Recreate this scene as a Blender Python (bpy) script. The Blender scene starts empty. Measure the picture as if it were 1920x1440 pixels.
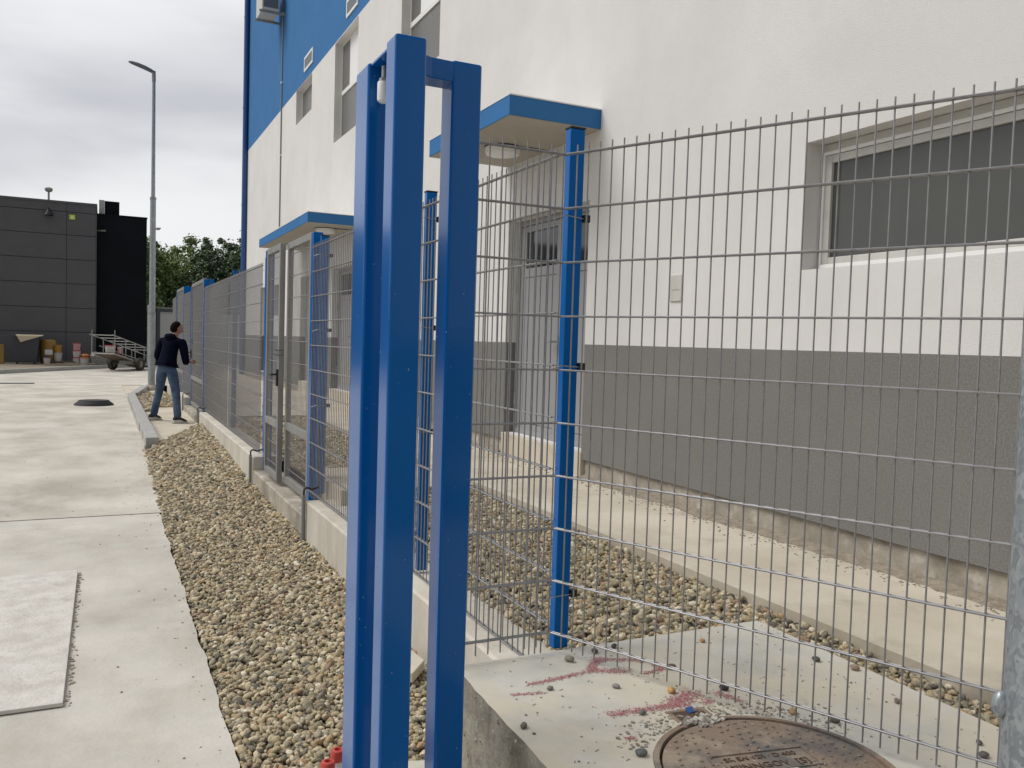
import bpy, math, random
from mathutils import Vector, Matrix, noise
R = random.Random(7)
sc = bpy.context.scene
EYE = 1.62                       # eye height above the near road; dz values below are given from the eye
def Z(v): return v + EYE

# ------------------------------------------------------------------ camera
cd = bpy.data.cameras.new('camera'); cam = bpy.data.objects.new('camera', cd)
sc.collection.objects.link(cam); sc.camera = cam
Fv = Vector((0.4370331431, 0.8981706971, -0.0478688907))
Rv = Vector((0.8994203838, -0.4360046868, 0.0307064537))
Uv = Vector((-0.0067085762, 0.0564739940, 0.9983815318))
m = Matrix((Rv, Uv, -Fv)).transposed().to_4x4(); m.translation = (0, 0, EYE)
cam.matrix_world = m
cd.sensor_width = 36; cd.sensor_fit = 'HORIZONTAL'; cd.lens = 1582.92 / 1920 * 36
cd.clip_start = 0.05; cd.clip_end = 3000
cd.dof.use_dof = False

# ------------------------------------------------------------------ sky, sun, exposure
SUN_EL, SUN_AZ = math.radians(52), math.radians(-62)      # azimuth measured from +Y towards +X
w = bpy.data.worlds.new('World'); sc.world = w; w.use_nodes = True
nt = w.node_tree; N = nt.nodes; L = nt.links; N.clear()
out = N.new('ShaderNodeOutputWorld'); bg = N.new('ShaderNodeBackground'); L.new(bg.outputs[0], out.inputs[0])
sky = N.new('ShaderNodeTexSky'); sky.sky_type = 'NISHITA'; sky.sun_disc = False
sky.sun_elevation = SUN_EL; sky.sun_rotation = SUN_AZ; sky.air_density = 1.0; sky.dust_density = 4.0
tc = N.new('ShaderNodeTexCoord'); mp = N.new('ShaderNodeMapping'); mp.inputs['Scale'].default_value = (1.5, 1.5, 6.5)
mp.inputs['Rotation'].default_value = (0.06, 0.04, 0.35)
L.new(tc.outputs['Generated'], mp.inputs[0])
n1 = N.new('ShaderNodeTexNoise'); n1.inputs['Scale'].default_value = 1.25; n1.inputs['Detail'].default_value = 5.5
n1.inputs['Roughness'].default_value = 0.48; n1.inputs['Distortion'].default_value = 0.25
L.new(mp.outputs[0], n1.inputs[0])
cr = N.new('ShaderNodeValToRGB'); cr.color_ramp.interpolation = 'EASE'
cr.color_ramp.elements[0].position = 0.30; cr.color_ramp.elements[0].color = (4.1, 4.15, 4.42, 1)
cr.color_ramp.elements[1].position = 0.72; cr.color_ramp.elements[1].color = (6.6, 6.62, 6.68, 1)
L.new(n1.outputs[0], cr.inputs[0])
mx = N.new('ShaderNodeMixRGB'); mx.inputs[0].default_value = 0.93
L.new(sky.outputs[0], mx.inputs[1]); L.new(cr.outputs[0], mx.inputs[2]); # thin overcast: brighter round the veiled sun, duller on the far side of the sky
dp_ = N.new('ShaderNodeVectorMath'); dp_.operation = 'DOT_PRODUCT'; L.new(tc.outputs['Generated'], dp_.inputs[0])
dp_.inputs[1].default_value = (math.sin(SUN_AZ + .45), math.cos(SUN_AZ + .45), 0.15)
mr_ = N.new('ShaderNodeMapRange'); mr_.interpolation_type = 'SMOOTHSTEP'; L.new(dp_.outputs['Value'], mr_.inputs[0])
mr_.inputs[1].default_value = -1; mr_.inputs[2].default_value = 1; mr_.inputs[3].default_value = .44; mr_.inputs[4].default_value = 1.06
sc_ = N.new('ShaderNodeMixRGB'); sc_.blend_type = 'MULTIPLY'; sc_.inputs[0].default_value = 1
L.new(mx.outputs[0], sc_.inputs[1]); L.new(mr_.outputs[0], sc_.inputs[2]); L.new(sc_.outputs[0], bg.inputs[0])
bg.inputs[1].default_value = 0.10
sl = bpy.data.lights.new('sun', 'SUN'); sl.energy = 1.6; sl.angle = math.radians(34); sl.color = (1, 0.97, 0.93)
so = bpy.data.objects.new('sun', sl); sc.collection.objects.link(so)
sd = Vector((math.sin(SUN_AZ) * math.cos(SUN_EL), math.cos(SUN_AZ) * math.cos(SUN_EL), math.sin(SUN_EL)))
so.rotation_euler = sd.to_track_quat('Z', 'Y').to_euler()
sc.view_settings.view_transform = 'Standard'; sc.view_settings.look = 'None'
sc.view_settings.exposure = 0.42; sc.view_settings.gamma = 1.0; sc.view_settings.use_curve_mapping = False

# ------------------------------------------------------------------ materials
def mat(name, c, rough=0.8, c2=None, scale=5.0, metal=0.0, bump=0.0, bscale=60.0, coat=0.0, detail=6, stain=None,
        ramp=(0.35, 0.65), spec=0.5, stretch=None, bdist=0.01, speck=None, bdetail=3, ior=None, tint=None):
    mt = bpy.data.materials.new(name); mt.use_nodes = True; t = mt.node_tree; n = t.nodes; l = t.links
    b = n['Principled BSDF']
    b.inputs['Roughness'].default_value = rough; b.inputs['Metallic'].default_value = metal
    b.inputs['Coat Weight'].default_value = coat; b.inputs['Coat Roughness'].default_value = 0.12
    b.inputs['Specular IOR Level'].default_value = spec
    b.inputs['Base Color'].default_value = (*c, 1)
    if tint: b.inputs['Specular Tint'].default_value = (*tint, 1)
    if ior: b.inputs['IOR'].default_value = ior
    geo = n.new('ShaderNodeNewGeometry'); src = geo.outputs['Position']
    if stretch:
        q = n.new('ShaderNodeMapping'); q.inputs['Scale'].default_value = stretch; l.new(src, q.inputs[0]); vec = q.outputs[0]
    else: vec = src
    last = None
    if c2 is not None:
        z = n.new('ShaderNodeTexNoise'); z.inputs['Scale'].default_value = scale; z.inputs['Detail'].default_value = detail
        z.inputs['Roughness'].default_value = 0.62
        l.new(vec, z.inputs[0]); r = n.new('ShaderNodeValToRGB')
        r.color_ramp.elements[0].position = ramp[0]; r.color_ramp.elements[1].position = ramp[1]
        r.color_ramp.elements[0].color = (*c, 1); r.color_ramp.elements[1].color = (*c2, 1)
        l.new(z.outputs[0], r.inputs[0]); last = r.outputs[0]
    def over(col, sc_, lo, hi, strv, st=None, det=5):
        nonlocal last
        z = n.new('ShaderNodeTexNoise'); z.inputs['Scale'].default_value = sc_; z.inputs['Detail'].default_value = det
        z.inputs['Roughness'].default_value = 0.65
        if st:
            q = n.new('ShaderNodeMapping'); q.inputs['Scale'].default_value = st; q.inputs['Location'].default_value = (sc_, 3.3, 1.7)
            l.new(src, q.inputs[0]); l.new(q.outputs[0], z.inputs[0])
        else: l.new(src, z.inputs[0])
        mr = n.new('ShaderNodeMapRange'); mr.inputs[1].default_value = lo; mr.inputs[2].default_value = hi
        mr.inputs[3].default_value = 0; mr.inputs[4].default_value = strv; l.new(z.outputs[0], mr.inputs[0])
        x = n.new('ShaderNodeMixRGB'); l.new(mr.outputs[0], x.inputs[0]); x.inputs[2].default_value = (*col, 1)
        if last is not None: l.new(last, x.inputs[1])
        else: x.inputs[1].default_value = (*c, 1)
        last = x.outputs[0]
    for s in (stain or []): over(*s)
    if last is not None: l.new(last, b.inputs['Base Color'])
    if bump:
        z = n.new('ShaderNodeTexNoise'); z.inputs['Scale'].default_value = bscale; z.inputs['Detail'].default_value = bdetail
        l.new(vec, z.inputs[0]); u = n.new('ShaderNodeBump'); u.inputs['Strength'].default_value = bump
        u.inputs['Distance'].default_value = bdist; l.new(z.outputs[0], u.inputs['Height']); l.new(u.outputs[0], b.inputs['Normal'])
    return mt
MT = {}
MT['road'] = mat('road_concrete', (.455, .425, .365), .9, (.64, .605, .535), .8, bump=.25, bscale=45, stretch=(1, 1, 1),
    stain=[((.33, .30, .25), 1.4, .52, .76, .45, (1.1, .7, 1)), ((.76, .73, .67), 1.1, .52, .78, .5, (1, .7, 1)), ((.22, .21, .19), 26, .665, .73, .6), ((.38,.36,.31), 5.5, .60, .76, .4, (1.1, .8, 1)), ((.55,.56,.50), 3.1, .5, .7, .5)])
MT['roadfar'] = mat('stained_road_concrete', (.44, .40, .335), .92, (.63, .59, .515), .9, bump=.3, bscale=40,
    stain=[((.32, .28, .23), 1.1, .50, .72, .5, (1.1, .6, 1)), ((.70, .67, .61), 1.6, .50, .72, .5, (.9, .6, 1)), ((.24, .21, .17), 5, .61, .76, .5, (1.2, .6, 1)), ((.2, .18, .15), 28, .66, .73, .5)])
MT['plate'] = mat('plate_concrete', (.53, .50, .445), .9, (.67, .64, .58), 9, bump=.5, bscale=60,
    stain=[((.36, .34, .31), 14, .60, .72, .45), ((.70, .69, .66), 3, .5, .7, .3)])
MT['slab'] = mat('slab_concrete', (.45, .445, .395), .85, (.60, .585, .52), 3.2, bump=.15, bscale=30,
    stain=[((.64, .57, .43), 1.5, .44, .60, .7), ((.28, .27, .24), 9, .62, .72, .45), ((.62, .62, .60), 5, .55, .72, .4)])
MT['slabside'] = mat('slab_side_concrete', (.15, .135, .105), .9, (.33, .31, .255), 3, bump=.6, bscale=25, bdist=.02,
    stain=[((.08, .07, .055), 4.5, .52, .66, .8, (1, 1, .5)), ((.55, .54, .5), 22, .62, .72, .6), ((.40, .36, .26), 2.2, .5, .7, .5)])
MT['wallconc'] = mat('foundation_concrete', (.47, .44, .37), .9, (.62, .59, .51), 2.5, bump=.35, bscale=30, stretch=(1, 1, .35),
    stain=[((.22, .20, .16), 7, .60, .74, .6, (1, 1.6, .3)), ((.66, .63, .56), 5, .55, .72, .5), ((.17, .16, .14), 34, .70, .76, .6)])
MT['wallold'] = mat('stained_concrete', (.24, .215, .17), .9, (.46, .42, .35), 3, bump=.5, bscale=26,
    stain=[((.60, .57, .50), 6, .55, .70, .7), ((.14, .13, .11), 9, .6, .75, .6)])
MT['walk'] = mat('walkway_concrete', (.50, .445, .35), .88, (.63, .57, .465), 1.6, bump=.2, bscale=35,
    stain=[((.30, .27, .21), 3.2, .57, .72, .5, (.7, 1, 1)), ((.68, .65, .58), 2.2, .52, .7, .4), ((.24, .21, .17), 30, .67, .73, .6)])
MT['dirt'] = mat('crumbled_dirt', (.22, .185, .14), .95, (.36, .31, .245), 22, bump=.8, bscale=70)
MT['plaster'] = mat('cream_plaster', (.68, .668, .65), .92, (.735, .722, .705), 1.1, bump=.6, bscale=190, bdist=.006, bdetail=5,
    stain=[((.56, .545, .525), 2.4, .54, .8, .22), ((.56, .545, .52), 3.5, .54, .78, .22, (1, 1, .14)), ((.48, .465, .44), 70, .62, .70, .32), ((.50, .48, .455), 14, .68, .74, .3)])
MT['blueplaster'] = mat('blue_plaster', (.036, .155, .37), .9, (.042, .17, .395), 1.5, bump=.3, bscale=230, bdist=.004, spec=.25)
MT['dado'] = mat('grey_speckled_plaster', (.15, .146, .136), .9, (.215, .21, .197), 95, bump=.4, bscale=160, bdist=.004, detail=3,
    stain=[((.27, .262, .245), 1.3, .5, .8, .3), ((.10, .10, .095), 60, .62, .70, .4)])
MT['grit'] = mat('grey_frame', (.33, .335, .34), .5)
MT['door'] = mat('door_grey', (.31, .312, .318), .45, spec=.4)
MT['white'] = mat('white_plastic', (.78, .78, .76), .4)
MT['offwhite'] = mat('window_frame_cream', (.58, .57, .53), .5, (.50, .49, .46), 6, stain=[((.3, .28, .25), 30, .66, .74, .5)])
MT['sash'] = mat('sash_grey', (.30, .30, .28), .5)
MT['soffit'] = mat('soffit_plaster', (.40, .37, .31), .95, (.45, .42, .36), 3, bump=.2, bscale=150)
MT['black'] = mat('black_plastic', (.012, .012, .013), .5)
MT['rubber'] = mat('black_rubber', (.02, .02, .021), .75, bump=.3, bscale=40)
MT['cladding'] = mat('dark_grey_cladding', (.094, .097, .104), .42, (.106, .109, .116), 1.5, spec=.4)
MT['cladblack'] = mat('black_cladding', (.005, .007, .010), .65, (.008, .010, .014), .8, spec=.12)
MT['seam'] = mat('seam_shadow_metal', (.02, .02, .02), .6)
MT['galv'] = mat('galvanised_wire', (.235, .234, .238), .38, (.30, .30, .305), 25, metal=.4)
MT['galvframe'] = mat('galvanised_frame', (.33, .33, .32), .5, (.26, .26, .255), 9, metal=.4, stretch=(1, 1, .4))
MT['blue'] = mat('blue_gloss_paint', (.002, .098, .345), .22, (.003, .105, .365), 3, coat=.5, spec=.5, ior=1.5, tint=(.02, .07, .19),
    stain=[((.30, .42, .60), 75, .745, .77, .7, None, 2)], bump=.02, bscale=8)
MT['splash'] = mat('paint_splash', (.20, .27, .36), .8, (.34, .38, .42), 200)
MT['bluepost'] = mat('blue_post_paint', (.003, .11, .38), .24, (.004, .12, .40), 3, ior=1.8, tint=(.06, .16, .35))
MT['pipeblue'] = mat('blue_drainpipe', (.018, .075, .25), .4, coat=.2)
MT['rust'] = mat('rusty_iron', (.29, .205, .145), .9, (.21, .175, .145), 5, bump=.5, bscale=60, detail=7,
    stain=[((.42, .34, .25), 5, .50, .62, .7), ((.125, .122, .118), 2.6, .49, .58, .85), ((.5, .42, .33), 26, .62, .72, .5)])
MT['redpaint'] = mat('red_spray_paint', (.36, .085, .11), .9, (.46, .25, .25), 120, ramp=(.4, .6))
MT['rubble'] = mat('rubble', (.22, .20, .165), .95, (.55, .52, .45), 45, ramp=(.45, .58))
MT['cream'] = mat('cream_plaster_lump', (.74, .70, .56), .9, (.66, .6, .46), 20)
MT['wood'] = mat('weathered_wood', (.10, .07, .05), .85, (.20, .15, .11), 6, stretch=(1, 8, 1))
MT['palewood'] = mat('pale_plank', (.42, .36, .27), .8, (.34, .28, .2), 8)
MT['steel'] = mat('scaffold_steel', (.38, .38, .36), .45, (.28, .28, .27), 9, metal=.5)
MT['tyre'] = mat('tyre', (.03, .028, .026), .85, (.05, .045, .04), 12)
MT['rim'] = mat('dusty_rim', (.28, .24, .19), .7)
MT['bin'] = mat('bin_grey', (.055, .06, .072), .55)
MT['card'] = mat('cardboard', (.58, .50, .36), .85)
MT['ochre'] = mat('ochre_plastic', (.28, .165, .035), .5, (.34, .2, .05), 5)
MT['yellow'] = mat('yellow_bucket', (.42, .23, .04), .45)
MT['pale'] = mat('white_bucket', (.62, .60, .58), .45, (.52, .5, .48), 9)
MT['pink'] = mat('pink_label', (.55, .30, .30), .5)
MT['redlid'] = mat('red_lid', (.45, .06, .09), .45)
MT['orange'] = mat('orange_plastic', (.60, .22, .05), .5)
MT['navy'] = mat('navy_lid', (.02, .03, .14), .45)
MT['greybox'] = mat('grey_crate', (.22, .215, .20), .8, (.28, .27, .25), 5)
MT['redcap'] = mat('red_cap', (.48, .06, .045), .3)
MT['bottle'] = mat('clear_bottle', (.34, .35, .34), .25)
MT['hivis'] = mat('yellow_green_marker', (.55, .72, .05), .5)
MT['skin'] = mat('skin', (.36, .19, .13), .6)
MT['hair'] = mat('dark_hair', (.009, .007, .006), .9, bump=.8, bscale=90, spec=.08)
MT['hoodie'] = mat('navy_black_fabric', (.0025, .0035, .012), .95, (.004, .0055, .016), 14, spec=.08, bump=.5, bscale=22, bdist=.02)
MT['jeans'] = mat('blue_denim', (.03, .06, .12), .9, (.085, .13, .21), 6, bump=.6, bscale=16, bdist=.03)
MT['shoe'] = mat('shoe_black', (.015, .015, .017), .6)
MT['sole'] = mat('shoe_sole_white', (.6, .58, .56), .6)
MT['kerb'] = mat('kerb_concrete', (.34, .34, .325), .9, (.44, .435, .41), 14, bump=.3, bscale=60)
MT['conduit'] = mat('grey_pvc', (.23, .24, .24), .45)
MT['cable'] = mat('black_cable', (.02, .015, .013), .6)
MT['acgrey'] = mat('ac_dark_grille', (.12, .135, .15), .5)
MT['bark'] = mat('bark', (.08, .065, .05), .9)
MT['soil'] = mat('dark_soil', (.06, .05, .038), .95, (.11, .09, .07), 20)
MT['grass'] = mat('far_ground', (.16, .15, .10), .95, (.22, .2, .14), 2)
def glass(name, c, rough, spec=.5):
    return mat(name, c, rough, (c[0] * 1.35, c[1] * 1.33, c[2] * 1.3), 1.6, spec=spec, ramp=(.3, .8), stretch=(1, 1, .5))
MT['glass'] = glass('window_glass', (.062, .064, .060), .07, .5)
MT['glassup'] = glass('grey_glass', (.13, .13, .125), .3, .3)
MT['glassdoor'] = glass('door_glass', (.03, .032, .035), .06, .6)
MT['sky_reflection'] = mat('white_sky_reflection', (.80, .80, .80), .6)  # flat white colour standing in for sky reflected in the glass
def pole_mat():
    mt = bpy.data.materials.new('spangled_zinc'); mt.use_nodes = True; n = mt.node_tree.nodes; l = mt.node_tree.links
    b = n['Principled BSDF']; g = n.new('ShaderNodeNewGeometry')
    z = n.new('ShaderNodeTexNoise'); z.inputs['Scale'].default_value = 22; z.inputs['Detail'].default_value = 2
    q = n.new('ShaderNodeMapping'); q.inputs['Scale'].default_value = (1, 1, .6)
    l.new(g.outputs['Position'], q.inputs[0]); l.new(q.outputs[0], z.inputs[0])
    mxx = n.new('ShaderNodeMixRGB'); mxx.inputs[0].default_value = .12
    l.new(q.outputs[0], mxx.inputs[1]); l.new(z.outputs['Color'], mxx.inputs[2])
    v = n.new('ShaderNodeTexVoronoi'); v.inputs['Scale'].default_value = 70; l.new(mxx.outputs[0], v.inputs[0])
    r = n.new('ShaderNodeValToRGB'); r.color_ramp.elements[0].color = (.25, .28, .30, 1); r.color_ramp.elements[1].color = (.40, .44, .46, 1)
    r.color_ramp.elements[0].position = .15; r.color_ramp.elements[1].position = .9
    sp = n.new('ShaderNodeSeparateColor'); l.new(v.outputs['Color'], sp.inputs[0]); l.new(sp.outputs[0], r.inputs[0])
    l.new(r.outputs[0], b.inputs['Base Color']); b.inputs['Metallic'].default_value = .45; b.inputs['Roughness'].default_value = .42
    return mt
MT['zinc'] = pole_mat()
def pebble_mat():
    mt = bpy.data.materials.new('river_pebble'); mt.use_nodes = True; n = mt.node_tree.nodes; l = mt.node_tree.links
    b = n['Principled BSDF']; b.inputs['Roughness'].default_value = .75; b.inputs['Specular IOR Level'].default_value = .3
    oi = n.new('ShaderNodeObjectInfo'); r = n.new('ShaderNodeValToRGB'); r.color_ramp.interpolation = 'CONSTANT'
    cols = [(0, (0.420, 0.345, 0.219)), (.14, (0.284, 0.238, 0.161)), (.30, (0.484, 0.416, 0.275)), (.42, (0.347, 0.304, 0.214)), (.55, (0.210, 0.188, 0.142)),
            (.64, (0.567, 0.486, 0.332)), (.74, (0.399, 0.325, 0.194)), (.83, (0.420, 0.284, 0.161)), (.86, (0.126, 0.116, 0.095)), (.915, (0.672, 0.608, 0.474)), (.97, (0.294, 0.203, 0.142))]
    cols = [(p, c) for p, c in cols]
    els = r.color_ramp.elements
    els[0].position = 0; els[0].color = (*cols[0][1], 1); els[1].position = cols[1][0]; els[1].color = (*cols[1][1], 1)
    for p, c in cols[2:]:
        e = els.new(p); e.color = (*c, 1)
    l.new(oi.outputs['Random'], r.inputs[0])
    g = n.new('ShaderNodeNewGeometry'); z = n.new('ShaderNodeTexNoise'); z.inputs['Scale'].default_value = 160; z.inputs['Detail'].default_value = 4
    l.new(g.outputs['Position'], z.inputs[0])
    mr = n.new('ShaderNodeMapRange'); mr.inputs[1].default_value = .3; mr.inputs[2].default_value = .7; mr.inputs[3].default_value = .60; mr.inputs[4].default_value = 1.38
    l.new(z.outputs[0], mr.inputs[0]); hs = n.new('ShaderNodeHueSaturation'); l.new(mr.outputs[0], hs.inputs['Value'])
    l.new(r.outputs[0], hs.inputs['Color']); l.new(hs.outputs[0], b.inputs['Base Color'])
    return mt
MT['pebble'] = pebble_mat()
def leaf_mat(name, a, bcol):
    mt = bpy.data.materials.new(name); mt.use_nodes = True; n = mt.node_tree.nodes; l = mt.node_tree.links
    b = n['Principled BSDF']; b.inputs['Roughness'].default_value = .7; b.inputs['Specular IOR Level'].default_value = .2
    g = n.new('ShaderNodeNewGeometry'); r = n.new('ShaderNodeValToRGB')
    r.color_ramp.elements[0].color = (*a, 1); r.color_ramp.elements[1].color = (*bcol, 1)
    b.inputs['Subsurface Weight'].default_value = 0
    l.new(g.outputs['Random Per Island'], r.inputs[0]); l.new(r.outputs[0], b.inputs['Base Color'])
    return mt
MT['leaf_light'] = leaf_mat('light_leaves', (.13, .18, .065), (.28, .34, .14))
MT['leaf_dark'] = leaf_mat('dark_leaves', (.065, .10, .058), (.155, .205, .11))

# ------------------------------------------------------------------ mesh helpers
class MB:
    def __init__(s): s.v = []; s.f = []; s.mi = []; s.k = 0
    def add(s, vs, fs):
        o = len(s.v); s.v += [tuple(p) for p in vs]; s.f += [tuple(i + o for i in f) for f in fs]; s.mi += [s.k] * len(fs); return s
    def box(s, x0, x1, y0, y1, z0, z1):
        return s.add([(x0, y0, z0), (x1, y0, z0), (x1, y1, z0), (x0, y1, z0), (x0, y0, z1), (x1, y0, z1), (x1, y1, z1), (x0, y1, z1)],
                     [(0, 3, 2, 1), (4, 5, 6, 7), (0, 1, 5, 4), (1, 2, 6, 5), (2, 3, 7, 6), (3, 0, 4, 7)])
    def obox(s, c, ax, ay, az, hx, hy, hz):
        c = Vector(c); ax = Vector(ax) * hx; ay = Vector(ay) * hy; az = Vector(az) * hz
        p = [c + ax * i + ay * j + az * k for k in (-1, 1) for i, j in ((-1, -1), (1, -1), (1, 1), (-1, 1))]
        return s.add(p, [(0, 3, 2, 1), (4, 5, 6, 7), (0, 1, 5, 4), (1, 2, 6, 5), (2, 3, 7, 6), (3, 0, 4, 7)])
    def tube(s, a, b, r, n=8, r2=None, caps=True):
        a = Vector(a); b = Vector(b); d = (b - a).normalized(); u = d.orthogonal().normalized(); w_ = d.cross(u); r2 = r if r2 is None else r2
        vs = [a + (u * math.cos(2 * math.pi * i / n) + w_ * math.sin(2 * math.pi * i / n)) * r for i in range(n)] + \
             [b + (u * math.cos(2 * math.pi * i / n) + w_ * math.sin(2 * math.pi * i / n)) * r2 for i in range(n)]
        fs = [(i, (i + 1) % n, n + (i + 1) % n, n + i) for i in range(n)]
        if caps: fs += [tuple(range(n - 1, -1, -1)), tuple(range(n, 2 * n))]
        return s.add(vs, fs)
    def path(s, pts, r, n=8):
        for a, b in zip(pts, pts[1:]): s.tube(a, b, r, n)
        return s
    def lathe(s, c, prof, n=24, axis='z'):
        c = Vector(c); vs = []
        for r, h in prof:
            for i in range(n):
                a = 2 * math.pi * i / n; p = (r * math.cos(a), r * math.sin(a), h)
                if axis == 'x': p = (p[2], p[0], p[1])
                if axis == 'y': p = (p[0], p[2], p[1])
                vs.append(c + Vector(p))
        fs = []
        for j in range(len(prof) - 1):
            for i in range(n):
                fs.append((j * n + i, j * n + (i + 1) % n, (j + 1) * n + (i + 1) % n, (j + 1) * n + i))
        fs.append(tuple(range(n - 1, -1, -1))); fs.append(tuple(range((len(prof) - 1) * n, len(prof) * n)))
        return s.add(vs, fs)
    def poly(s, pts, z0, z1):
        n = len(pts); vs = [(x, y, z0) for x, y in pts] + [(x, y, z1) for x, y in pts]
        fs = [tuple(range(n - 1, -1, -1)), tuple(range(n, 2 * n))] + [(i, (i + 1) % n, n + (i + 1) % n, n + i) for i in range(n)]
        return s.add(vs, fs)
    def build(s, name, m_, parent=None, smooth=False, bevel=0, seg=2):
        me = bpy.data.meshes.new(name); off = Vector((0, 0, 0))
        if parent is not None:
            q = parent
            while q is not None: off += q.location; q = q.parent
        me.from_pydata([tuple(Vector(p) - off) for p in s.v], [], s.f)
        ms = m_ if isinstance(m_, (list, tuple)) else [m_]
        for x in ms: me.materials.append(MT[x])
        if len(ms) > 1: me.polygons.foreach_set('material_index', s.mi)
        if smooth: me.polygons.foreach_set('use_smooth', [True] * len(me.polygons))
        me.update()
        o = bpy.data.objects.new(name, me); sc.collection.objects.link(o)
        if parent is not None: o.parent = parent
        if bevel:
            b = o.modifiers.new('bevel', 'BEVEL'); b.width = bevel; b.segments = seg; b.limit_method = 'ANGLE'; b.angle_limit = math.radians(40)
            b.harden_normals = False
        if smooth and not bevel:
            try: me.set_sharp_from_angle(angle=math.radians(40))
            except Exception: pass
        return o
def tag(o, label, cat=None, group=None, kind=None):
    if label: o['label'] = label
    if cat: o['category'] = cat
    if group: o['group'] = group
    if kind: o['kind'] = kind
    return o
def thing(name, loc, label, cat, group=None, kind=None):
    o = bpy.data.objects.new(name, None); o.empty_display_size = .1; sc.collection.objects.link(o); o.location = loc
    return tag(o, label, cat, group, kind)
def struct(o): o['kind'] = 'structure'; return o
def lab(o, t): o['label'] = t; return o
def share(name, me, parent, loc=(0, 0, 0)):
    o = bpy.data.objects.new(name, me); sc.collection.objects.link(o); o.parent = parent; o.location = loc; return o
def gz(y):
    t = min(1, max(0, (y - 8.3) / 4.5)); return .12 * t * t * (3 - 2 * t)

# ------------------------------------------------------------------ ground
def strip(name, mname, xl, xr, y0, y1, ny, nx, off=0.0, thick=None, jag=0.0, kind='structure'):
    b = MB(); vs = []; fs = []
    for j in range(ny + 1):
        y = y0 + (y1 - y0) * j / ny
        for i in range(nx + 1):
            x = xl + (xr - xl) * i / nx
            if i == nx and jag: x += jag * (noise.noise(Vector((0, y * 3.1, 1))) + .6 * noise.noise(Vector((3, y * 11, 1))))
            vs.append((x, y, gz(y) + off))
    for j in range(ny):
        for i in range(nx):
            a = j * (nx + 1) + i; fs.append((a, a + 1, a + nx + 2, a + nx + 1))
    if thick:
        o = len(vs)
        for j in range(ny + 1):
            q = vs[j * (nx + 1) + nx]; vs.append((q[0] + .012 * noise.noise(Vector((5, q[1] * 9, 0))), q[1], q[2] - thick))
        for j in range(ny): fs.append((j * (nx + 1) + nx, o + j, o + j + 1, (j + 1) * (nx + 1) + nx))
    b.add(vs, fs); o = b.build(name, mname); o['kind'] = kind; return o
g = MB(); g.box(-400, 600, -200, 900, -.6, -.35); struct(g.build('ground', 'grass'))
# road: near slab, far slab (joint between them at y = 8.15)
lab(strip('road', 'road', -14, .475, -4, 8.135, 240, 4, 0, .16, .022), 'pale concrete road slab in the foreground left of the gravel')
lab(strip('road', 'roadfar', -14, .51, 8.16, 26.0, 200, 4, 0, .16, .018), 'rougher stretch of concrete road beyond the cross joint')
b = MB(); b.add([(-14, 8.13, -.02), (.47, 8.13, -.02), (.47, 8.165, -.02), (-14, 8.165, -.02)], [(0, 1, 2, 3)]); struct(b.build('road_joint', 'dirt'))
b = MB(); b.add([(-14, 26, .12), (8, 26, .12), (8, 60, .12), (-14, 60, .12)], [(0, 1, 2, 3)]); o = struct(b.build('road', 'road')); lab(o, 'concrete yard in front of the black building')
b = MB(); b.poly([(-2.2, 4.02), (-.141, 4.019), (-.135, 6.26), (-2.2, 6.20)], .004, .022)
o = b.build('concrete_plate', 'plate', bevel=.003); tag(o, 'thin rough square concrete plate lying on the road, lower left', 'plate')
# side path beyond the kerb
b = MB(); b.box(.50, 1.45, 12.2, 26.2, -.1, .112); struct(b.build('path', 'walk'))
# far raised pad beside the black building
b = MB(); b.poly([(-14, 13.4), (-2.95, 32.2), (.17, 37.8), (1.9, 40.9), (-14, 40.9)], .0, .225); struct(b.build('dirt_verge', 'dirt'))
# soil under the gravel
b = MB(); b.box(.40, 1.47, -2, 14.8, -.3, -.028); struct(b.build('soil', 'soil'))
b = MB(); b.add([(1.722, -2, Z(-1.31)), (1.722, 12.7, Z(-1.31)), (1.95, 12.7, Z(-1.228)), (1.95, -2, Z(-1.228)), (2.80, -2, Z(-1.228)), (2.80, 12.7, Z(-1.228))], [(0, 3, 2, 1), (3, 4, 5, 2)]); struct(b.build('soil', 'soil'))
b = MB(); b.box(1.66, 2.775, 12.7, 26, Z(-1.5), Z(-1.17)); b.box(1.66, 2.775, 6.35, 7.5, Z(-1.5), Z(-1.17)); struct(b.build('pavement', 'walk'))
# walkway along the building
b = MB()
ys = [-3 + i * .4 for i in range(74)]
vs = []; fs = []
for y in ys:
    e = .008 * noise.noise(Vector((0, y * 2, 5)))
    vs += [(2.79 + e, y, Z(-1.26)), (2.78 + e, y, Z(-1.152)), (3.9, y, Z(-1.148))]
for i in range(len(ys) - 1):
    a = i * 3; fs += [(a, a + 1, a + 4, a + 3), (a + 1, a + 2, a + 5, a + 4)]
b.add(vs, fs); struct(b.build('walkway', 'walk'))
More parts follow.
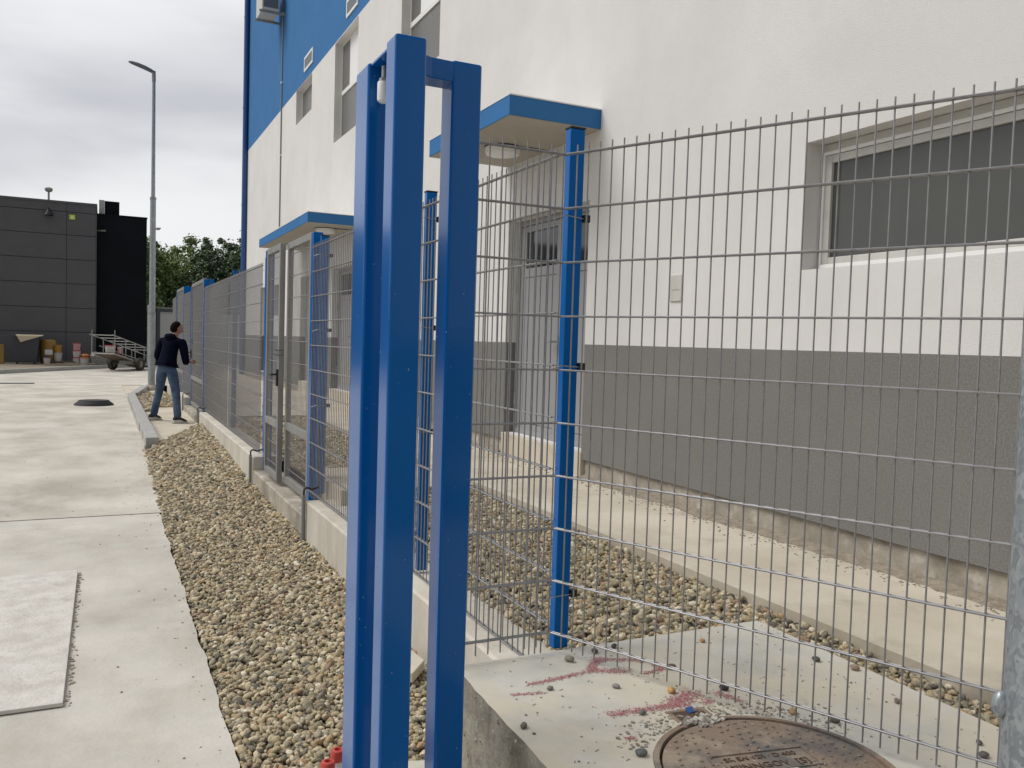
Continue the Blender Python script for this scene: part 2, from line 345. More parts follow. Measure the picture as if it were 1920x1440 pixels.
# strip of crumbs along the plinth foot
b = MB()
vs = []; fs = []
for j in range(260):
    y = -1 + j * .05
    if 6.3 < y < 8.05: continue
for a_, c_ in ((-1.0, 6.34), (8.04, 13.8), (15.55, 16.5), (18.3, 26)):
    n_ = int((c_ - a_) / .05); o_ = len(vs)
    for j in range(n_ + 1):
        y = a_ + (c_ - a_) * j / n_; e = .05 * noise.noise(Vector((0, y * 2.1, 3))) + .035 * noise.noise(Vector((0, y * 9, 3))) + .02 * noise.noise(Vector((0, y * 31, 3)))
        vs += [(3.70 + e, y, Z(-1.1485)), (3.835, y, Z(-1.13))]
    for j in range(n_): fs.append((o_ + j * 2, o_ + j * 2 + 1, o_ + j * 2 + 3, o_ + j * 2 + 2))
b.add(vs, fs)
for i in range(2600):
    y = R.uniform(.3, 12); x = 3.77 - abs(R.gauss(0, .11)); s = R.uniform(.001, .0055)
    if 6.34 < y < 8.04: x -= .03
    b.obox((x, y, Z(-1.15) + s * .4), (1, 0, 0), (0, 1, 0), (0, 0, 1), s, s * R.uniform(.6, 1.5), s * .6)
o = b.build('crumbs', 'dirt'); tag(o, 'crumbs of dirt and mortar along the foot of the building', 'crumbs', kind='stuff')

b = MB()
for i in range(260):
    y = 2.4 + 18 * R.random() ** 1.5; x = .47 - abs(R.gauss(0, .12)) if R.random() < .6 else R.uniform(-3, .45); s = R.uniform(.0015, .006)
    if -2.3 < x < -.13 and 4 < y < 6.3: continue
    a = R.uniform(0, 3.1); b.obox((x, y, gz(y) + s * .3), (math.cos(a), math.sin(a), .1), (-math.sin(a), math.cos(a), 0), (0, 0, 1), s, s * .7, s * .35)
for i in range(120):
    y = 4.02 + 2.24 * R.random(); s = R.uniform(.002, .006); x = -.13 + abs(R.gauss(0, .012)); b.obox((x, y, s * .3), (1, 0, 0), (0, 1, 0), (0, 0, 1), s, s * 1.4, s * .4)
tag(b.build('grit', 'dirt'), 'dark grit and crumbs scattered on the road', kind='stuff')
b = MB()
for (x, y, a, n_) in ((-.9, 7.2, 1.2, 26), (-.05, 3.2, .3, 20), (-1.6, 9.5, .9, 30)):
    p = Vector((x, y, 0))
    for i in range(n_):
        a += R.gauss(0, .35); q_ = p + Vector((math.cos(a), math.sin(a), 0)) * .04; d_ = (q_ - p).normalized(); n2 = Vector((-d_.y, d_.x, 0)) * .0012
        b.add([p - n2 + Vector((0, 0, gz(p.y) + .0015)), p + n2 + Vector((0, 0, gz(p.y) + .0015)), q_ + n2 * .8 + Vector((0, 0, gz(q_.y) + .0015)), q_ - n2 * .8 + Vector((0, 0, gz(q_.y) + .0015))], [(0, 3, 2, 1)]); p = q_
        if abs(a) > 2.2: a *= .5
tag(b.build('crack', 'dirt'), 'hairline cracks in the road concrete', kind='structure')
# slab with the manhole
b = MB(); nx, ny = 26, 30; vs = []; fs = []
def slx(y): return 1.115 + (y - 2.0) * .045 + .010 * noise.noise(Vector((2, y * 4, 0))) + .006 * noise.noise(Vector((2, y * 17, 0)))
MHC = (1.71, 1.735); MHR = .325
y0s, y1s = -.6, 2.775
ysl = [y0s + (y1s - y0s) * j / 60 for j in range(61)]
b.k = 0
import bmesh
def slab():
    bm = bmesh.new()
    outer = [bm.verts.new((slx(y), y, Z(-1.17) - (.003 if 0 else 0))) for y in ysl] + [bm.verts.new((2.57, 2.775, Z(-1.17)))] + \
            [bm.verts.new((2.57 - .0 * i, 2.775 - i * .25, Z(-1.17))) for i in range(1, 13)] + [bm.verts.new((2.52, y0s, Z(-1.17)))]
    hole = [bm.verts.new((MHC[0] + (MHR + .022) * math.cos(a), MHC[1] + (MHR + .022) * math.sin(a), Z(-1.17))) for a in [2 * math.pi * i / 64 for i in range(64)]]
    es = [bm.edges.new((outer[i], outer[(i + 1) % len(outer)])) for i in range(len(outer))]
    es2 = [bm.edges.new((hole[i], hole[(i + 1) % 64])) for i in range(64)]
    bmesh.ops.triangle_fill(bm, use_beauty=True, use_dissolve=False, edges=es + es2)
    for f in bm.faces:
        if f.normal.z < 0: f.normal_flip()
    for loop, dz in ((outer, 1.2), (hole, .08)):
        low = []
        for i, v in enumerate(loop):
            jx = .012 * noise.noise(Vector((v.co.x, v.co.y * 6, 9))) if loop is outer else 0
            low.append(bm.verts.new((v.co.x + jx, v.co.y, v.co.z - dz)))
        for i in range(len(loop)):
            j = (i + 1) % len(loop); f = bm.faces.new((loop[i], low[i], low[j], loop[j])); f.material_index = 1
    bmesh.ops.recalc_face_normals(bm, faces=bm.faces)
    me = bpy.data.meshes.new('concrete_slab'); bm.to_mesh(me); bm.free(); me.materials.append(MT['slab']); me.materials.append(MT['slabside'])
    o = bpy.data.objects.new('concrete_slab', me); sc.collection.objects.link(o); return o
tag(slab(), 'grey concrete chamber slab holding the rusty manhole cover behind the fence', 'slab', kind='structure')
# chipped aggregate along the slab edge and side
b = MB()
for i in range(110):
    y = R.uniform(.6, 2.75); z = Z(-1.17) - abs(R.gauss(0, .16)) - .004; s = R.uniform(.0012, .0045)
    b.obox((slx(y) - s * .2, y, z), (1, 0, 0), (0, .8, .6), (0, -.6, .8), s * .8, s, s)
o = b.build('aggregate', 'rubble', None); tag(o, 'bits of exposed aggregate on the slab side face', 'aggregate', kind='stuff')
b = MB(); b.poly([(.50, 1.2), (1.12, 1.2), (1.13, 2.96), (1.0, 3.0), (.78, 2.98), (.52, 2.93)], -.1, .022)
tag(b.build('concrete_footing', 'slab', bevel=.006), 'concrete footing under the three blue gate posts', 'footing')
b = MB(); b.poly([(1.14, 3.82), (1.30, 3.62), (1.40, 3.74), (1.385, 3.92), (1.2, 4.0)], .035, .085)
for i, p in enumerate(b.v): b.v[i] = (p[0], p[1], p[2] + .05 * (p[0] - 1.2))
tag(b.build('broken_slab', 'slab', bevel=.006), 'broken grey concrete fragment lying on pebbles against the foundation wall', 'concrete fragment')

# ------------------------------------------------------------------ pebbles
pc = bpy.data.collections.new('pebble_shapes')
def pebble_mesh(i):
    rr = random.Random(100 + i); bm = bmesh.new(); bmesh.ops.create_icosphere(bm, subdivisions=2, radius=1)
    sx, sy, sz = 1, rr.uniform(.62, .85), rr.uniform(.40, .62)
    for v in bm.verts:
        n_ = v.co.normalized(); d = 1 + .22 * noise.noise(n_ * 1.1 + Vector((i * 3.1, 0, 0))) + .06 * noise.noise(n_ * 3 + Vector((i * 5, 0, 0)))
        v.co = Vector((n_.x * sx, n_.y * sy, n_.z * sz)) * d
    me = bpy.data.meshes.new('pebble_shape'); bm.to_mesh(me); bm.free(); me.polygons.foreach_set('use_smooth', [True] * len(me.polygons))
    me.materials.append(MT['pebble']); return me
PM = [pebble_mesh(i) for i in range(8)]
for i in range(8):
    pc.objects.link(bpy.data.objects.new('pebble_shape', PM[i]))
def gravel(name, inside, x0, x1, y0, y1, zf, label, size=.0180, step=.0258, seed=1):
    rr = random.Random(seed); vs = []; sc_ = []; rot = []
    y = y0
    while y < y1:
        st = step * (1.0 if y < 7 else 1.18 if y < 10 else 1.45); x = x0
        while x < x1:
            for lay in range(2):
                px = x + rr.uniform(-.5, .5) * st + lay * st * .5; py = y + rr.uniform(-.5, .5) * st + lay * st * .5
                if inside(px, py):
                    big = rr.random()
                    s = size * (st / step) * (rr.uniform(.55, .95) if big < .6 else rr.uniform(.9, 1.3) if big < .95 else rr.uniform(1.3, 1.7))
                    vs.append((px, py, zf(px, py) + lay * .010 + rr.uniform(-.010, .009))); sc_.append(s)
                    rot += [rr.gauss(0, .55), rr.gauss(0, .55), rr.uniform(0, 6.28)]
            x += st
        y += st
    me = bpy.data.meshes.new(name); me.from_pydata(vs, [], [])
    a = me.attributes.new('psize', 'FLOAT', 'POINT'); a.data.foreach_set('value', sc_)
    a = me.attributes.new('prot', 'FLOAT_VECTOR', 'POINT'); a.data.foreach_set('vector', rot)
    o = bpy.data.objects.new(name, me); sc.collection.objects.link(o)
    gt = bpy.data.node_groups.new(name + '_nodes', 'GeometryNodeTree')
    gt.interface.new_socket('Geometry', in_out='INPUT', socket_type='NodeSocketGeometry')
    gt.interface.new_socket('Geometry', in_out='OUTPUT', socket_type='NodeSocketGeometry')
    gi = gt.nodes.new('NodeGroupInput'); go = gt.nodes.new('NodeGroupOutput')
    ip = gt.nodes.new('GeometryNodeInstanceOnPoints'); ci = gt.nodes.new('GeometryNodeCollectionInfo')
    ci.inputs['Collection'].default_value = pc; ci.inputs['Separate Children'].default_value = True
    na = gt.nodes.new('GeometryNodeInputNamedAttribute'); na.data_type = 'FLOAT'; na.inputs[0].default_value = 'psize'
    nb = gt.nodes.new('GeometryNodeInputNamedAttribute'); nb.data_type = 'FLOAT_VECTOR'; nb.inputs[0].default_value = 'prot'
    lk = gt.links.new
    mp_ = gt.nodes.new('GeometryNodeMeshToPoints'); lk(gi.outputs[0], mp_.inputs[0])
    lk(mp_.outputs[0], ip.inputs['Points']); lk(ci.outputs[0], ip.inputs['Instance']); ip.inputs['Pick Instance'].default_value = True
    rv = gt.nodes.new('FunctionNodeRandomValue'); rv.data_type = 'INT'; rv.inputs[4].default_value = 0; rv.inputs[5].default_value = 7
    lk(rv.outputs[2], ip.inputs['Instance Index'])
    lk(nb.outputs[0], ip.inputs['Rotation']); lk(na.outputs[0], ip.inputs['Scale']); lk(ip.outputs[0], go.inputs[0])
    md = o.modifiers.new('pebbles', 'NODES'); md.node_group = gt
    o['kind'] = 'stuff'; o['label'] = label; o['category'] = 'gravel'
    return o
def out_in(x, y):
    if x < .475 or x > 1.452: return False
    if x < .50 + .012 * noise.noise(Vector((0, y * 7, 0))) and y < 12: return x > .487
    return y < 12.35 + (x - .72) * 3.15
def zo(x, y):
    h = gz(y) - .004 + .016 * noise.noise(Vector((x * 2.2, y * 1.6, 0))) + .006 * noise.noise(Vector((x * 9, y * 9, 0)))
    h += .05 * max(0, (x - 1.1) / .35) ** 2 * (.5 + .5 * noise.noise(Vector((0, y * 1.1, 4))))
    h += .02 * math.exp(-((y - 13.2) / .9) ** 2)
    if x < .62: h -= .012
    return h
gravel('gravel', out_in, .48, 1.46, 2.2, 14.9, zo, 'river pebbles filling the strip between the concrete road and the foundation wall', seed=3)
def in_in(x, y):
    if x < 1.715 or x > 2.775: return False
    if y < 2.79 and x < 2.58: return False
    if 6.4 < y < 7.45: return False
    return True
gravel('gravel', in_in, 1.70, 2.79, .6, 12.65, lambda x, y: Z(-1.212) - .075 * max(0, min(1, (1.97 - x) / .24)) + .012 * noise.noise(Vector((x * 2, y * 2, 7))), 'river pebbles between the mesh fence and the walkway of the building', seed=5)
gravel('gravel', lambda x, y: .73 < x < 1.43 and not (x > .9 and y < 18.4), .73, 1.43, 17.4, 22.5, lambda x, y: .125, 'far patch of river pebbles at the foot of the lamp post', size=.026, step=.045, seed=6)
# loose pebbles on the slab: each its own thing
LP = [((1.565, 2.66), .030, 'greyish tan oblong pebble near the corner post foot', (.20, .18, .14)), ((1.70, 2.70), .024, 'dark grey pebble in the pebble row behind the first red paint loop', (.07, .07, .065)),
      ((1.80, 2.72), .021, 'round charcoal pebble on the far side of the first red paint loop', (.06, .06, .06)), ((1.88, 2.46), .026, 'brown pebble at the right end of the first red paint loop', (.13, .095, .07)),
      ((1.375, 2.46), .017, 'flat grey pebble alone left of the red paint', (.16, .155, .14)), ((1.595, 2.39), .020, 'oval grey pebble in front of the first red paint loop', (.22, .21, .19)),
      ((1.75, 2.285), .024, 'ochre yellow pebble beside the lower red paint stroke', (.42, .25, .09)), ((1.935, 2.235), .025, 'almost black pebble behind the lower red paint stroke', (.03, .03, .03)),
      ((1.165, 2.24), .022, 'dark brown pebble near the left edge of the slab', (.13, .11, .085)), ((1.175, 2.19), .008, 'tiny grey pebble next to the brown one near the slab edge', (.10, .10, .095)),
      ((1.56, 2.18), .019, 'grey green rough stone in front of the lower red paint stroke', (.13, .14, .125)), ((1.40, 1.955), .026, 'rounded dark grey pebble left of the manhole ring', (.10, .105, .105)),
      ((2.17, 2.645), .018, 'small orange brown pebble near the back edge of the slab', (.32, .19, .10)), ((2.45, 2.32), .024, 'charcoal pebble seen in the middle of the mesh on the slab', (.07, .07, .06)),
      ((2.52, 2.2), .026, 'flat reddish brown pebble between the wires on the slab', (.27, .19, .14)), ((2.42, 1.93), .021, 'grey brown pebble near the right slab edge', (.16, .14, .115)),
      ((2.40, 1.62), .018, 'narrow dark stone on the right part of the slab', (.09, .085, .075)), ((2.335, 1.56), .025, 'long dark pebble between two fence wires near the galvanised pole', (.10, .09, .08)),
      ((2.02, 2.0), .024, 'tan orange pebble against the far rim of the manhole', (.34, .22, .12)), ((2.10, 1.90), .022, 'dark olive pebble outside the far rim of the manhole', (.08, .08, .06)),
      ((2.13, 1.44), .020, 'mossy grey pebble below the last fence prongs', (.13, .13, .10))]
for i, ((x, y), s, t, c) in enumerate(LP):
    o = bpy.data.objects.new('pebble', PM[i % 8].copy()); sc.collection.objects.link(o)
    MT['p%d' % i] = mat('loose_pebble', c, .75, tuple(min(1, q * 1.5) for q in c), 90)
    o.data.materials.clear(); o.data.materials.append(MT['p%d' % i])
    o.location = (x, y, Z(-1.17) + s * .38); o.scale = (s * .72,) * 3; o.rotation_euler = (0, 0, R.uniform(0, 6.28)); tag(o, t, 'pebble', 'loose pebbles lying on the concrete slab')
# scattered rubble, chips and red spray marks on the slab
b = MB()
for i in range(1500):
    if i < 900 and i % 2: continue
    if i < 900:
        a = R.uniform(.25, 2.45); rr = MHR + .03 + abs(R.gauss(0, .06)); x = MHC[0] + rr * math.cos(a); y = MHC[1] + rr * math.sin(a); s = R.uniform(.001, .0055)
    elif i < 980:
        a = R.uniform(0, 6.28); rr = MHR * math.sqrt(R.random()) * .97; x = MHC[0] + rr * math.cos(a); y = MHC[1] + rr * math.sin(a); s = R.uniform(.001, .005)
    else:
        x = R.uniform(1.2, 2.5); y = R.uniform(1.2, 2.75); s = R.uniform(.0008, .0035)
        if i % 2: continue
        if (x - MHC[0]) ** 2 + (y - MHC[1]) ** 2 < (MHR + .03) ** 2: continue
    th = R.uniform(0, 3.14)
    b.obox((x, y, Z(-1.17) + s * .35 + (.001 if i >= 900 else 0)), (math.cos(th), math.sin(th), R.uniform(-.3, .3)), (-math.sin(th), math.cos(th), .1), (0, 0, 1), s, s * R.uniform(.5, 1), s * .4)
tag(b.build('rubble', 'rubble'), 'concrete chips scattered round the manhole rim', 'rubble', kind='stuff')
b = MB()
for i in range(120):
    x = R.uniform(1.2, 2.55); y = R.uniform(1.2, 2.75); s = R.uniform(.001, .004)
    if (x - MHC[0]) ** 2 + (y - MHC[1]) ** 2 < (MHR + .03) ** 2: continue
    b.obox((x, y, Z(-1.17) + .0008), (1, .4, 0), (-.4, 1, 0), (0, 0, 1), s * R.uniform(.6, 3), s * .5, .0006)
tag(b.build('grit', 'dirt'), 'dark grit specks strewn over the slab', 'grit', kind='stuff')
b = MB()
def dab(p0, p1, wdt, n, jit=1):
    for i in range(int(n * 1.0)):
        t = R.random(); x = p0[0] + (p1[0] - p0[0]) * t + R.gauss(0, wdt * .85); y = p0[1] + (p1[1] - p0[1]) * t + R.gauss(0, wdt * .85)
        s = R.uniform(.0008, .0026); a = R.uniform(0, 3.14) * .3 + .2; z = Z(-1.17) + .0012 + .0006 * R.random()
        u = Vector((math.cos(a), math.sin(a), 0)) * s * R.uniform(1, 3); v = Vector((-math.sin(a), math.cos(a), 0)) * s
        c = Vector((x, y, z)); b.add([c - u, c - v * .7, c + u, c + v], [(0, 1, 2, 3)])
dab((1.33, 2.52), (1.60, 2.55), .010, 520); dab((1.60, 2.55), (1.72, 2.50), .016, 420); dab((1.60, 2.56), (1.68, 2.64), .014, 380); dab((1.68, 2.64), (1.84, 2.56), .012, 420)
dab((1.84, 2.56), (1.85, 2.47), .010, 160); dab((1.76, 2.455), (1.85, 2.47), .010, 200); dab((1.235, 2.47), (1.35, 2.44), .006, 150)
dab((1.46, 2.215), (1.72, 2.20), .014, 800); dab((1.70, 2.20), (1.82, 2.25), .026, 900); dab((1.89, 2.235), (1.93, 2.14), .014, 260); dab((1.80, 2.17), (1.84, 2.18), .014, 120); dab((1.42, 2.06), (1.44, 2.05), .01, 60)
tag(b.build('paint_mark', 'redpaint'), 'red spray paint marks on the grey slab beside the manhole', kind='structure')

# ------------------------------------------------------------------ manhole
mh = thing('manhole', (MHC[0], MHC[1], Z(-1.17)), 'rusty round iron manhole cover set in the slab, lower right', 'manhole')
b = MB(); b.lathe((MHC[0], MHC[1], Z(-1.17)), [(MHR + .021, -.07), (MHR + .021, .002), (MHR + .004, .003), (MHR + .003, -.03), (.2, -.03)], 64); b.build('ring', 'rust', mh, True)
b = MB(); b.lathe((MHC[0], MHC[1], Z(-1.17)), [(MHR - .004, -.028), (MHR - .005, -.002), (MHR - .009, .001), (.01, .0012)], 64); cov = b.build('cover', 'rust', mh, True)
b = MB()
for i in range(-9, 10):
    for j in range(-9, 10):
        x, y = i * .034 + (.017 if j % 2 else 0) + R.uniform(-.005, .005), j * .031 + R.uniform(-.004, .004)
        if R.random() < .3: continue
        if x * x + y * y < (MHR - .02) ** 2:
            u = (x * .98 + y * .2, -x * .2 + y * .98)
            if abs(u[0] + .0) < .16 and abs(u[1] - .03) < .05: continue
            b.obox((MHC[0] + x, MHC[1] + y, Z(-1.17) + .002), (.8, .6, 0), (-.6, .8, 0), (0, 0, 1), R.uniform(.004, .008), R.uniform(.002, .004), .0022)
o = b.build('stud', 'rust', cov); o['kind'] = 'stuff'; o['label'] = 'small worn studs on the cover'
# lettered plate, reads along the view direction (text rows parallel to the camera's right)
ax = Vector((.955, -.296, 0)).normalized(); ay = Vector((-ax.y, ax.x, 0)); pcn = Vector((MHC[0] - .0, MHC[1] + .055, Z(-1.17)))
ax = Vector((.70, -.02, 0)).normalized(); ax = Vector((.985, -.17, 0)).normalized(); ay = Vector((-ax.y, ax.x, 0))
b = MB()
for sgn in (-1, 1):
    b.obox(pcn + ay * .052 * sgn + Vector((0, 0, .003)), ax, ay, (0, 0, 1), .155, .0025, .0025)
    b.obox(pcn + ax * .155 * sgn + Vector((0, 0, .003)), ax, ay, (0, 0, 1), .0025, .052, .0025)
b.build('name_plate_border', 'rust', cov)
MT['rustdark'] = mat('rust_letters', (.075, .045, .03), .9, (.12, .075, .05), 30)
def text(name, s, size, c, axx, ayy, m_, parent, depth=.001):
    cu = bpy.data.curves.new(name, 'FONT'); cu.body = s; cu.size = size; cu.extrude = depth; cu.align_x = 'CENTER'; cu.align_y = 'CENTER'
    to = bpy.data.objects.new(name, cu); sc.collection.objects.link(to)
    dg = bpy.context.evaluated_depsgraph_get(); me = bpy.data.meshes.new_from_object(to.evaluated_get(dg)); bpy.data.objects.remove(to)
    me.name = name; me.materials.clear(); me.materials.append(MT[m_])
    axx = Vector(axx).normalized(); ayy = Vector(ayy).normalized(); M = Matrix((axx, ayy, axx.cross(ayy))).transposed().to_4x4()
    off = Vector((0, 0, 0)); q = parent
    while q is not None: off += q.location; q = q.parent
    M.translation = Vector(c) - off; me.transform(M); o = bpy.data.objects.new(name, me); sc.collection.objects.link(o); o.parent = parent; return o
text('lettering', 'SR EN 124 · D 400', .030, pcn + ay * .024 + Vector((0, 0, .0025)), ax, ay, 'rustdark', cov)
text('lettering', 'WINNGOV  [S]', .040, pcn - ay * .022 + Vector((0, 0, .0025)), ax, ay, 'rustdark', cov)
b = MB(); b.lathe(pcn - ax * .20 - ay * .03, [(.030, 0), (.030, .004), (.026, .006), (.02, .004), (.005, .005)], 24); b.build('boss', 'rust', mh, True)
# hinge pocket at the rim
pk = Vector((1.70, 2.10, Z(-1.17)))
b = MB()
for s_, (dx, dy, hx, hy) in enumerate([(-.062, 0, .008, .05), (.062, 0, .008, .05), (0, .052, .066, .008)]):
    b.obox(pk + Vector((dx, dy, -.012)), (1, -.12, 0), (.12, 1, 0), (0, 0, 1), hx, hy, .016)
b.build('hinge_pocket', 'rust', mh, bevel=.004)
b = MB(); b.obox(pk + Vector((0, 0, .0015)), (1, -.12, 0), (.12, 1, 0), (0, 0, 1), .055, .045, .001); b.build('pocket_floor', 'rustdark', mh)
b = MB()
for i in range(60):
    b.obox(pk + Vector((R.gauss(0, .03), -.03 + R.gauss(0, .012), .004)), (1, .3, .2), (-.3, 1, 0), (0, -.2, 1), R.uniform(.004, .011), R.uniform(.003, .008), .003)
tag(b.build('rust_flakes', 'rubble'), 'crumbled mortar filling the hinge pocket of the manhole', kind='stuff')
b = MB(); b.obox(pk + Vector((.012, .035, .008)), (.9, -.3, .2), (.3, .9, .3), (-.2, -.3, .9), .012, .013, .002)
tag(b.build('blue_scrap', 'pipeblue'), 'small blue plastic scrap stuck in the manhole hinge pocket', 'scrap')
def lump(name, c, rx, ry, h, m_, label, cat, seed):
    bm = bmesh.new(); bmesh.ops.create_icosphere(bm, subdivisions=3, radius=1)
    for v in bm.verts:
        d = 1 + .35 * noise.noise(v.co * 1.7 + Vector((seed, 0, 0))) + .15 * noise.noise(v.co * 5)
        v.co = Vector((v.co.x * rx * d, v.co.y * ry * d, max(-.1 * h, v.co.z * h * (.6 + .4 * d))))
    me = bpy.data.meshes.new(name); bm.to_mesh(me); bm.free(); me.materials.append(MT[m_]); o = bpy.data.objects.new(name, me)
    sc.collection.objects.link(o); o.location = c; return tag(o, label, cat)
lump('plaster_lump', (1.66, 1.62, Z(-1.168)), .085, .045, .012, 'cream', 'flat cream plaster splash on the manhole cover at the bottom edge', 'plaster splash', 2)
lump('plaster_lump', (1.745, 1.715, Z(-1.168)), .028, .012, .006, 'cream', 'small cream plaster flake just under the lettered plate', 'plaster flake', 5)

# ------------------------------------------------------------------ wire mesh fences
WR, HR = .0029, .0036
def wires(T, ox, oy, dx, dy, n0, n1, ztop, nh, ext0, ext1, each=True, up=.030, down=.052, flip=1, hname='horizontal_wire'):
    """vertical wires n0..n1 every 50 mm from (ox, oy) along (dx, dy); pairs of horizontal wires every 200 mm"""
    zt = Z(ztop); zb = Z(ztop) - .2 * (nh - 1)
    proto = MB().tube((0, 0, zb - down), (0, 0, zt + up), WR, 6)
    px, py = -dy, dx
    if each:
        me = None
        for k in range(n0, n1 + 1):
            x = ox + dx * .05 * k; y = oy + dy * .05 * k
            if me is None:
                bb = MB(); bb.tube((0, 0, zb - down), (0, 0, zt + up), WR, 6); o = bb.build('vertical_wire', 'galv', None, True); me = o.data
                for p in me.vertices: p.co.z -= T.location.z
                o.parent = T
            else: o = bpy.data.objects.new('vertical_wire', me); sc.collection.objects.link(o); o.parent = T
            o.location = (x - T.location.x, y - T.location.y, 0)
    else:
        bb = MB()
        for k in range(n0, n1 + 1): bb.tube((ox + dx * .05 * k, oy + dy * .05 * k, zb - down), (ox + dx * .05 * k, oy + dy * .05 * k, zt + up), WR, 5, caps=False)
        o = bb.build('vertical_wires', 'galv', T, True); o['kind'] = 'stuff'; o['label'] = 'close rows of thin grey vertical wires'
    me = None; off = WR + HR
    a = (dx * ext0, dy * ext0); c = (dx * ext1, dy * ext1)
    for k in range(nh):
        for sgn in (-1, 1):
            if me is None:
                bb = MB(); bb.tube((a[0], a[1], 0), (c[0], c[1], 0), HR, 6); o = bb.build(hname, 'galv', None, True); me = o.data; o.parent = T
            else: o = bpy.data.objects.new(hname, me); sc.collection.objects.link(o); o.parent = T
            o.location = (ox + px * off * sgn - T.location.x, oy + py * off * sgn - T.location.y, zt - .2 * k - T.location.z)
GF = 'grey welded wire mesh fence panels'
th = .43448867817; fx, fy = math.sin(th), -math.cos(th)
T = thing('mesh_panel', (1.567, 2.729, Z(-1.15)), 'tall wire mesh panel running from the blue corner post to the galvanised pole at right', 'fence panel', GF)
wires(T, 1.5668, 2.7288, fx, fy, 0, 30, .7063, 10, -.045, 1.53)
T = thing('mesh_panel', (1.24, 2.777, Z(-1.15)), 'narrow wire mesh panel between the right blue gate post and the corner post', 'fence panel', GF)
wires(T, 1.2359, 2.777, 1, 0, -3, 6, .7063, 10, -.17, .315)
T = thing('mesh_panel', (1.5618, 3.6, Z(-1.28)), 'wire mesh panel on the foundation wall just behind the corner post', 'fence panel', GF)
wires(T, 1.5618, 3.5793, 0, -1, -16, 14, .722, 11, -.83, .74, hname='horizontal_wire')
T = thing('mesh_panel', (1.55, 5.7, Z(-1.28)), 'wire mesh panel on the wall seen left of the near blue gate posts', 'fence panel', GF)
wires(T, 1.555, 4.43, 0, 1, 0, 51, .735, 11, -.02, 2.57)
T = thing('mesh_panel', (1.55, 10.7, Z(-1.28)), 'long wire mesh panel beyond the double gate, nearer half', 'fence panel', GF)
wires(T, 1.555, 9.44, 0, 1, 0, 52, .76, 11, -.02, 2.64, each=False)
T = thing('mesh_panel', (1.55, 13.6, Z(-1.28)), 'long wire mesh panel ending at the gate the man is touching', 'fence panel', GF)
wires(T, 1.555, 12.12, 0, 1, 0, 61, .76, 11, -.03, 3.10, each=False)
T = thing('mesh_panel', (1.55, 18.3, Z(-1.28)), 'short wire mesh panel right behind the man', 'fence panel', GF)
wires(T, 1.555, 17.62, 0, 1, 0, 31, .80, 11, -.02, 1.56, each=False)
T = thing('mesh_panel', (1.55, 21.8, Z(-1.28)), 'farthest wire mesh panel beyond the last gate', 'fence panel', GF)
wires(T, 1.555, 21.35, 0, 1, 0, 19, .81, 11, -.02, .97, each=False)

def post(x0, x1, y0, y1, z0, z1, label, cap=True, group='blue fence posts', clamps=(), m_='bluepost'):
    T = thing('fence_post', ((x0 + x1) / 2, (y0 + y1) / 2, z0), label, 'fence post', group)
    b = MB(); b.box(x0, x1, y0, y1, z0, z1); b.build('tube', m_, T, bevel=.004)
    if cap:
        b = MB(); b.box(x0 - .002, x1 + .002, y0 - .002, y1 + .002, z1, z1 + .008); b.build('cap', 'black', T, bevel=.002)
    for z in clamps:
        b = MB(); b.box(x1 + .001, x1 + .028, y0 - .012, y0 + .016, z - .012, z + .016); b.build('clamp_block', 'black', T, bevel=.002)
        b = MB(); b.path([(x0 - .06, y0 - .008, z - .010), (x0 - .022, y0 - .026, z + .004), (x1 + .002, y0 - .006, z)], .0022, 6); b.build('clamp_wire', 'galv', T)
    return T
post(1.571, 1.633, 2.790, 2.832, Z(-1.17), Z(.812), 'blue post where the mesh panels meet at the slab corner', clamps=(Z(.478), Z(-.082), Z(-.96)))
post(1.574, 1.634, 4.355, 4.397, Z(-1.27), Z(.805), 'blue post seen in the gap between the middle and right near gate posts', clamps=(Z(.66), Z(.07), Z(-.5)))
post(1.574, 1.640, 6.80, 6.84, Z(-1.27), Z(.815), 'blue post with black cap beside the double gate', clamps=(Z(.66), Z(.06), Z(-.55)))
GP = 'square blue gate posts'
post(1.552, 1.632, 6.985, 7.065, Z(-1.42), Z(.865), 'right hand blue post of the double gate', False, GP)
post(1.552, 1.632, 9.16, 9.24, Z(-1.42), Z(.90), 'left hand blue post of the double gate', False, GP)
post(1.574, 1.634, 9.36, 9.40, Z(-1.27), Z(.83), 'slim blue post just left of the double gate', clamps=(Z(.7), Z(.0), Z(-.9)))
post(1.60, 1.66, 12.06, 12.10, Z(-1.27), Z(.88), 'blue post halfway along the long mesh panels')
post(1.574, 1.634, 14.55, 14.59, Z(-1.27), Z(.90), 'slim blue post before the gate with the man')
post(1.552, 1.632, 15.25, 15.33, Z(-1.42), Z(.93), 'blue post on the near side of the gate with the man', False, GP)
post(1.552, 1.632, 17.53, 17.61, Z(-1.42), Z(.93), 'blue post on the far side of the gate with the man', False, GP)
post(1.552, 1.70, 19.22, 19.30, Z(-1.42), Z(1.0), 'blue post on the near side of the farthest gate', False, GP)
post(1.552, 1.632, 21.2, 21.28, Z(-1.42), Z(.95), 'blue post on the far side of the farthest gate', False, GP)
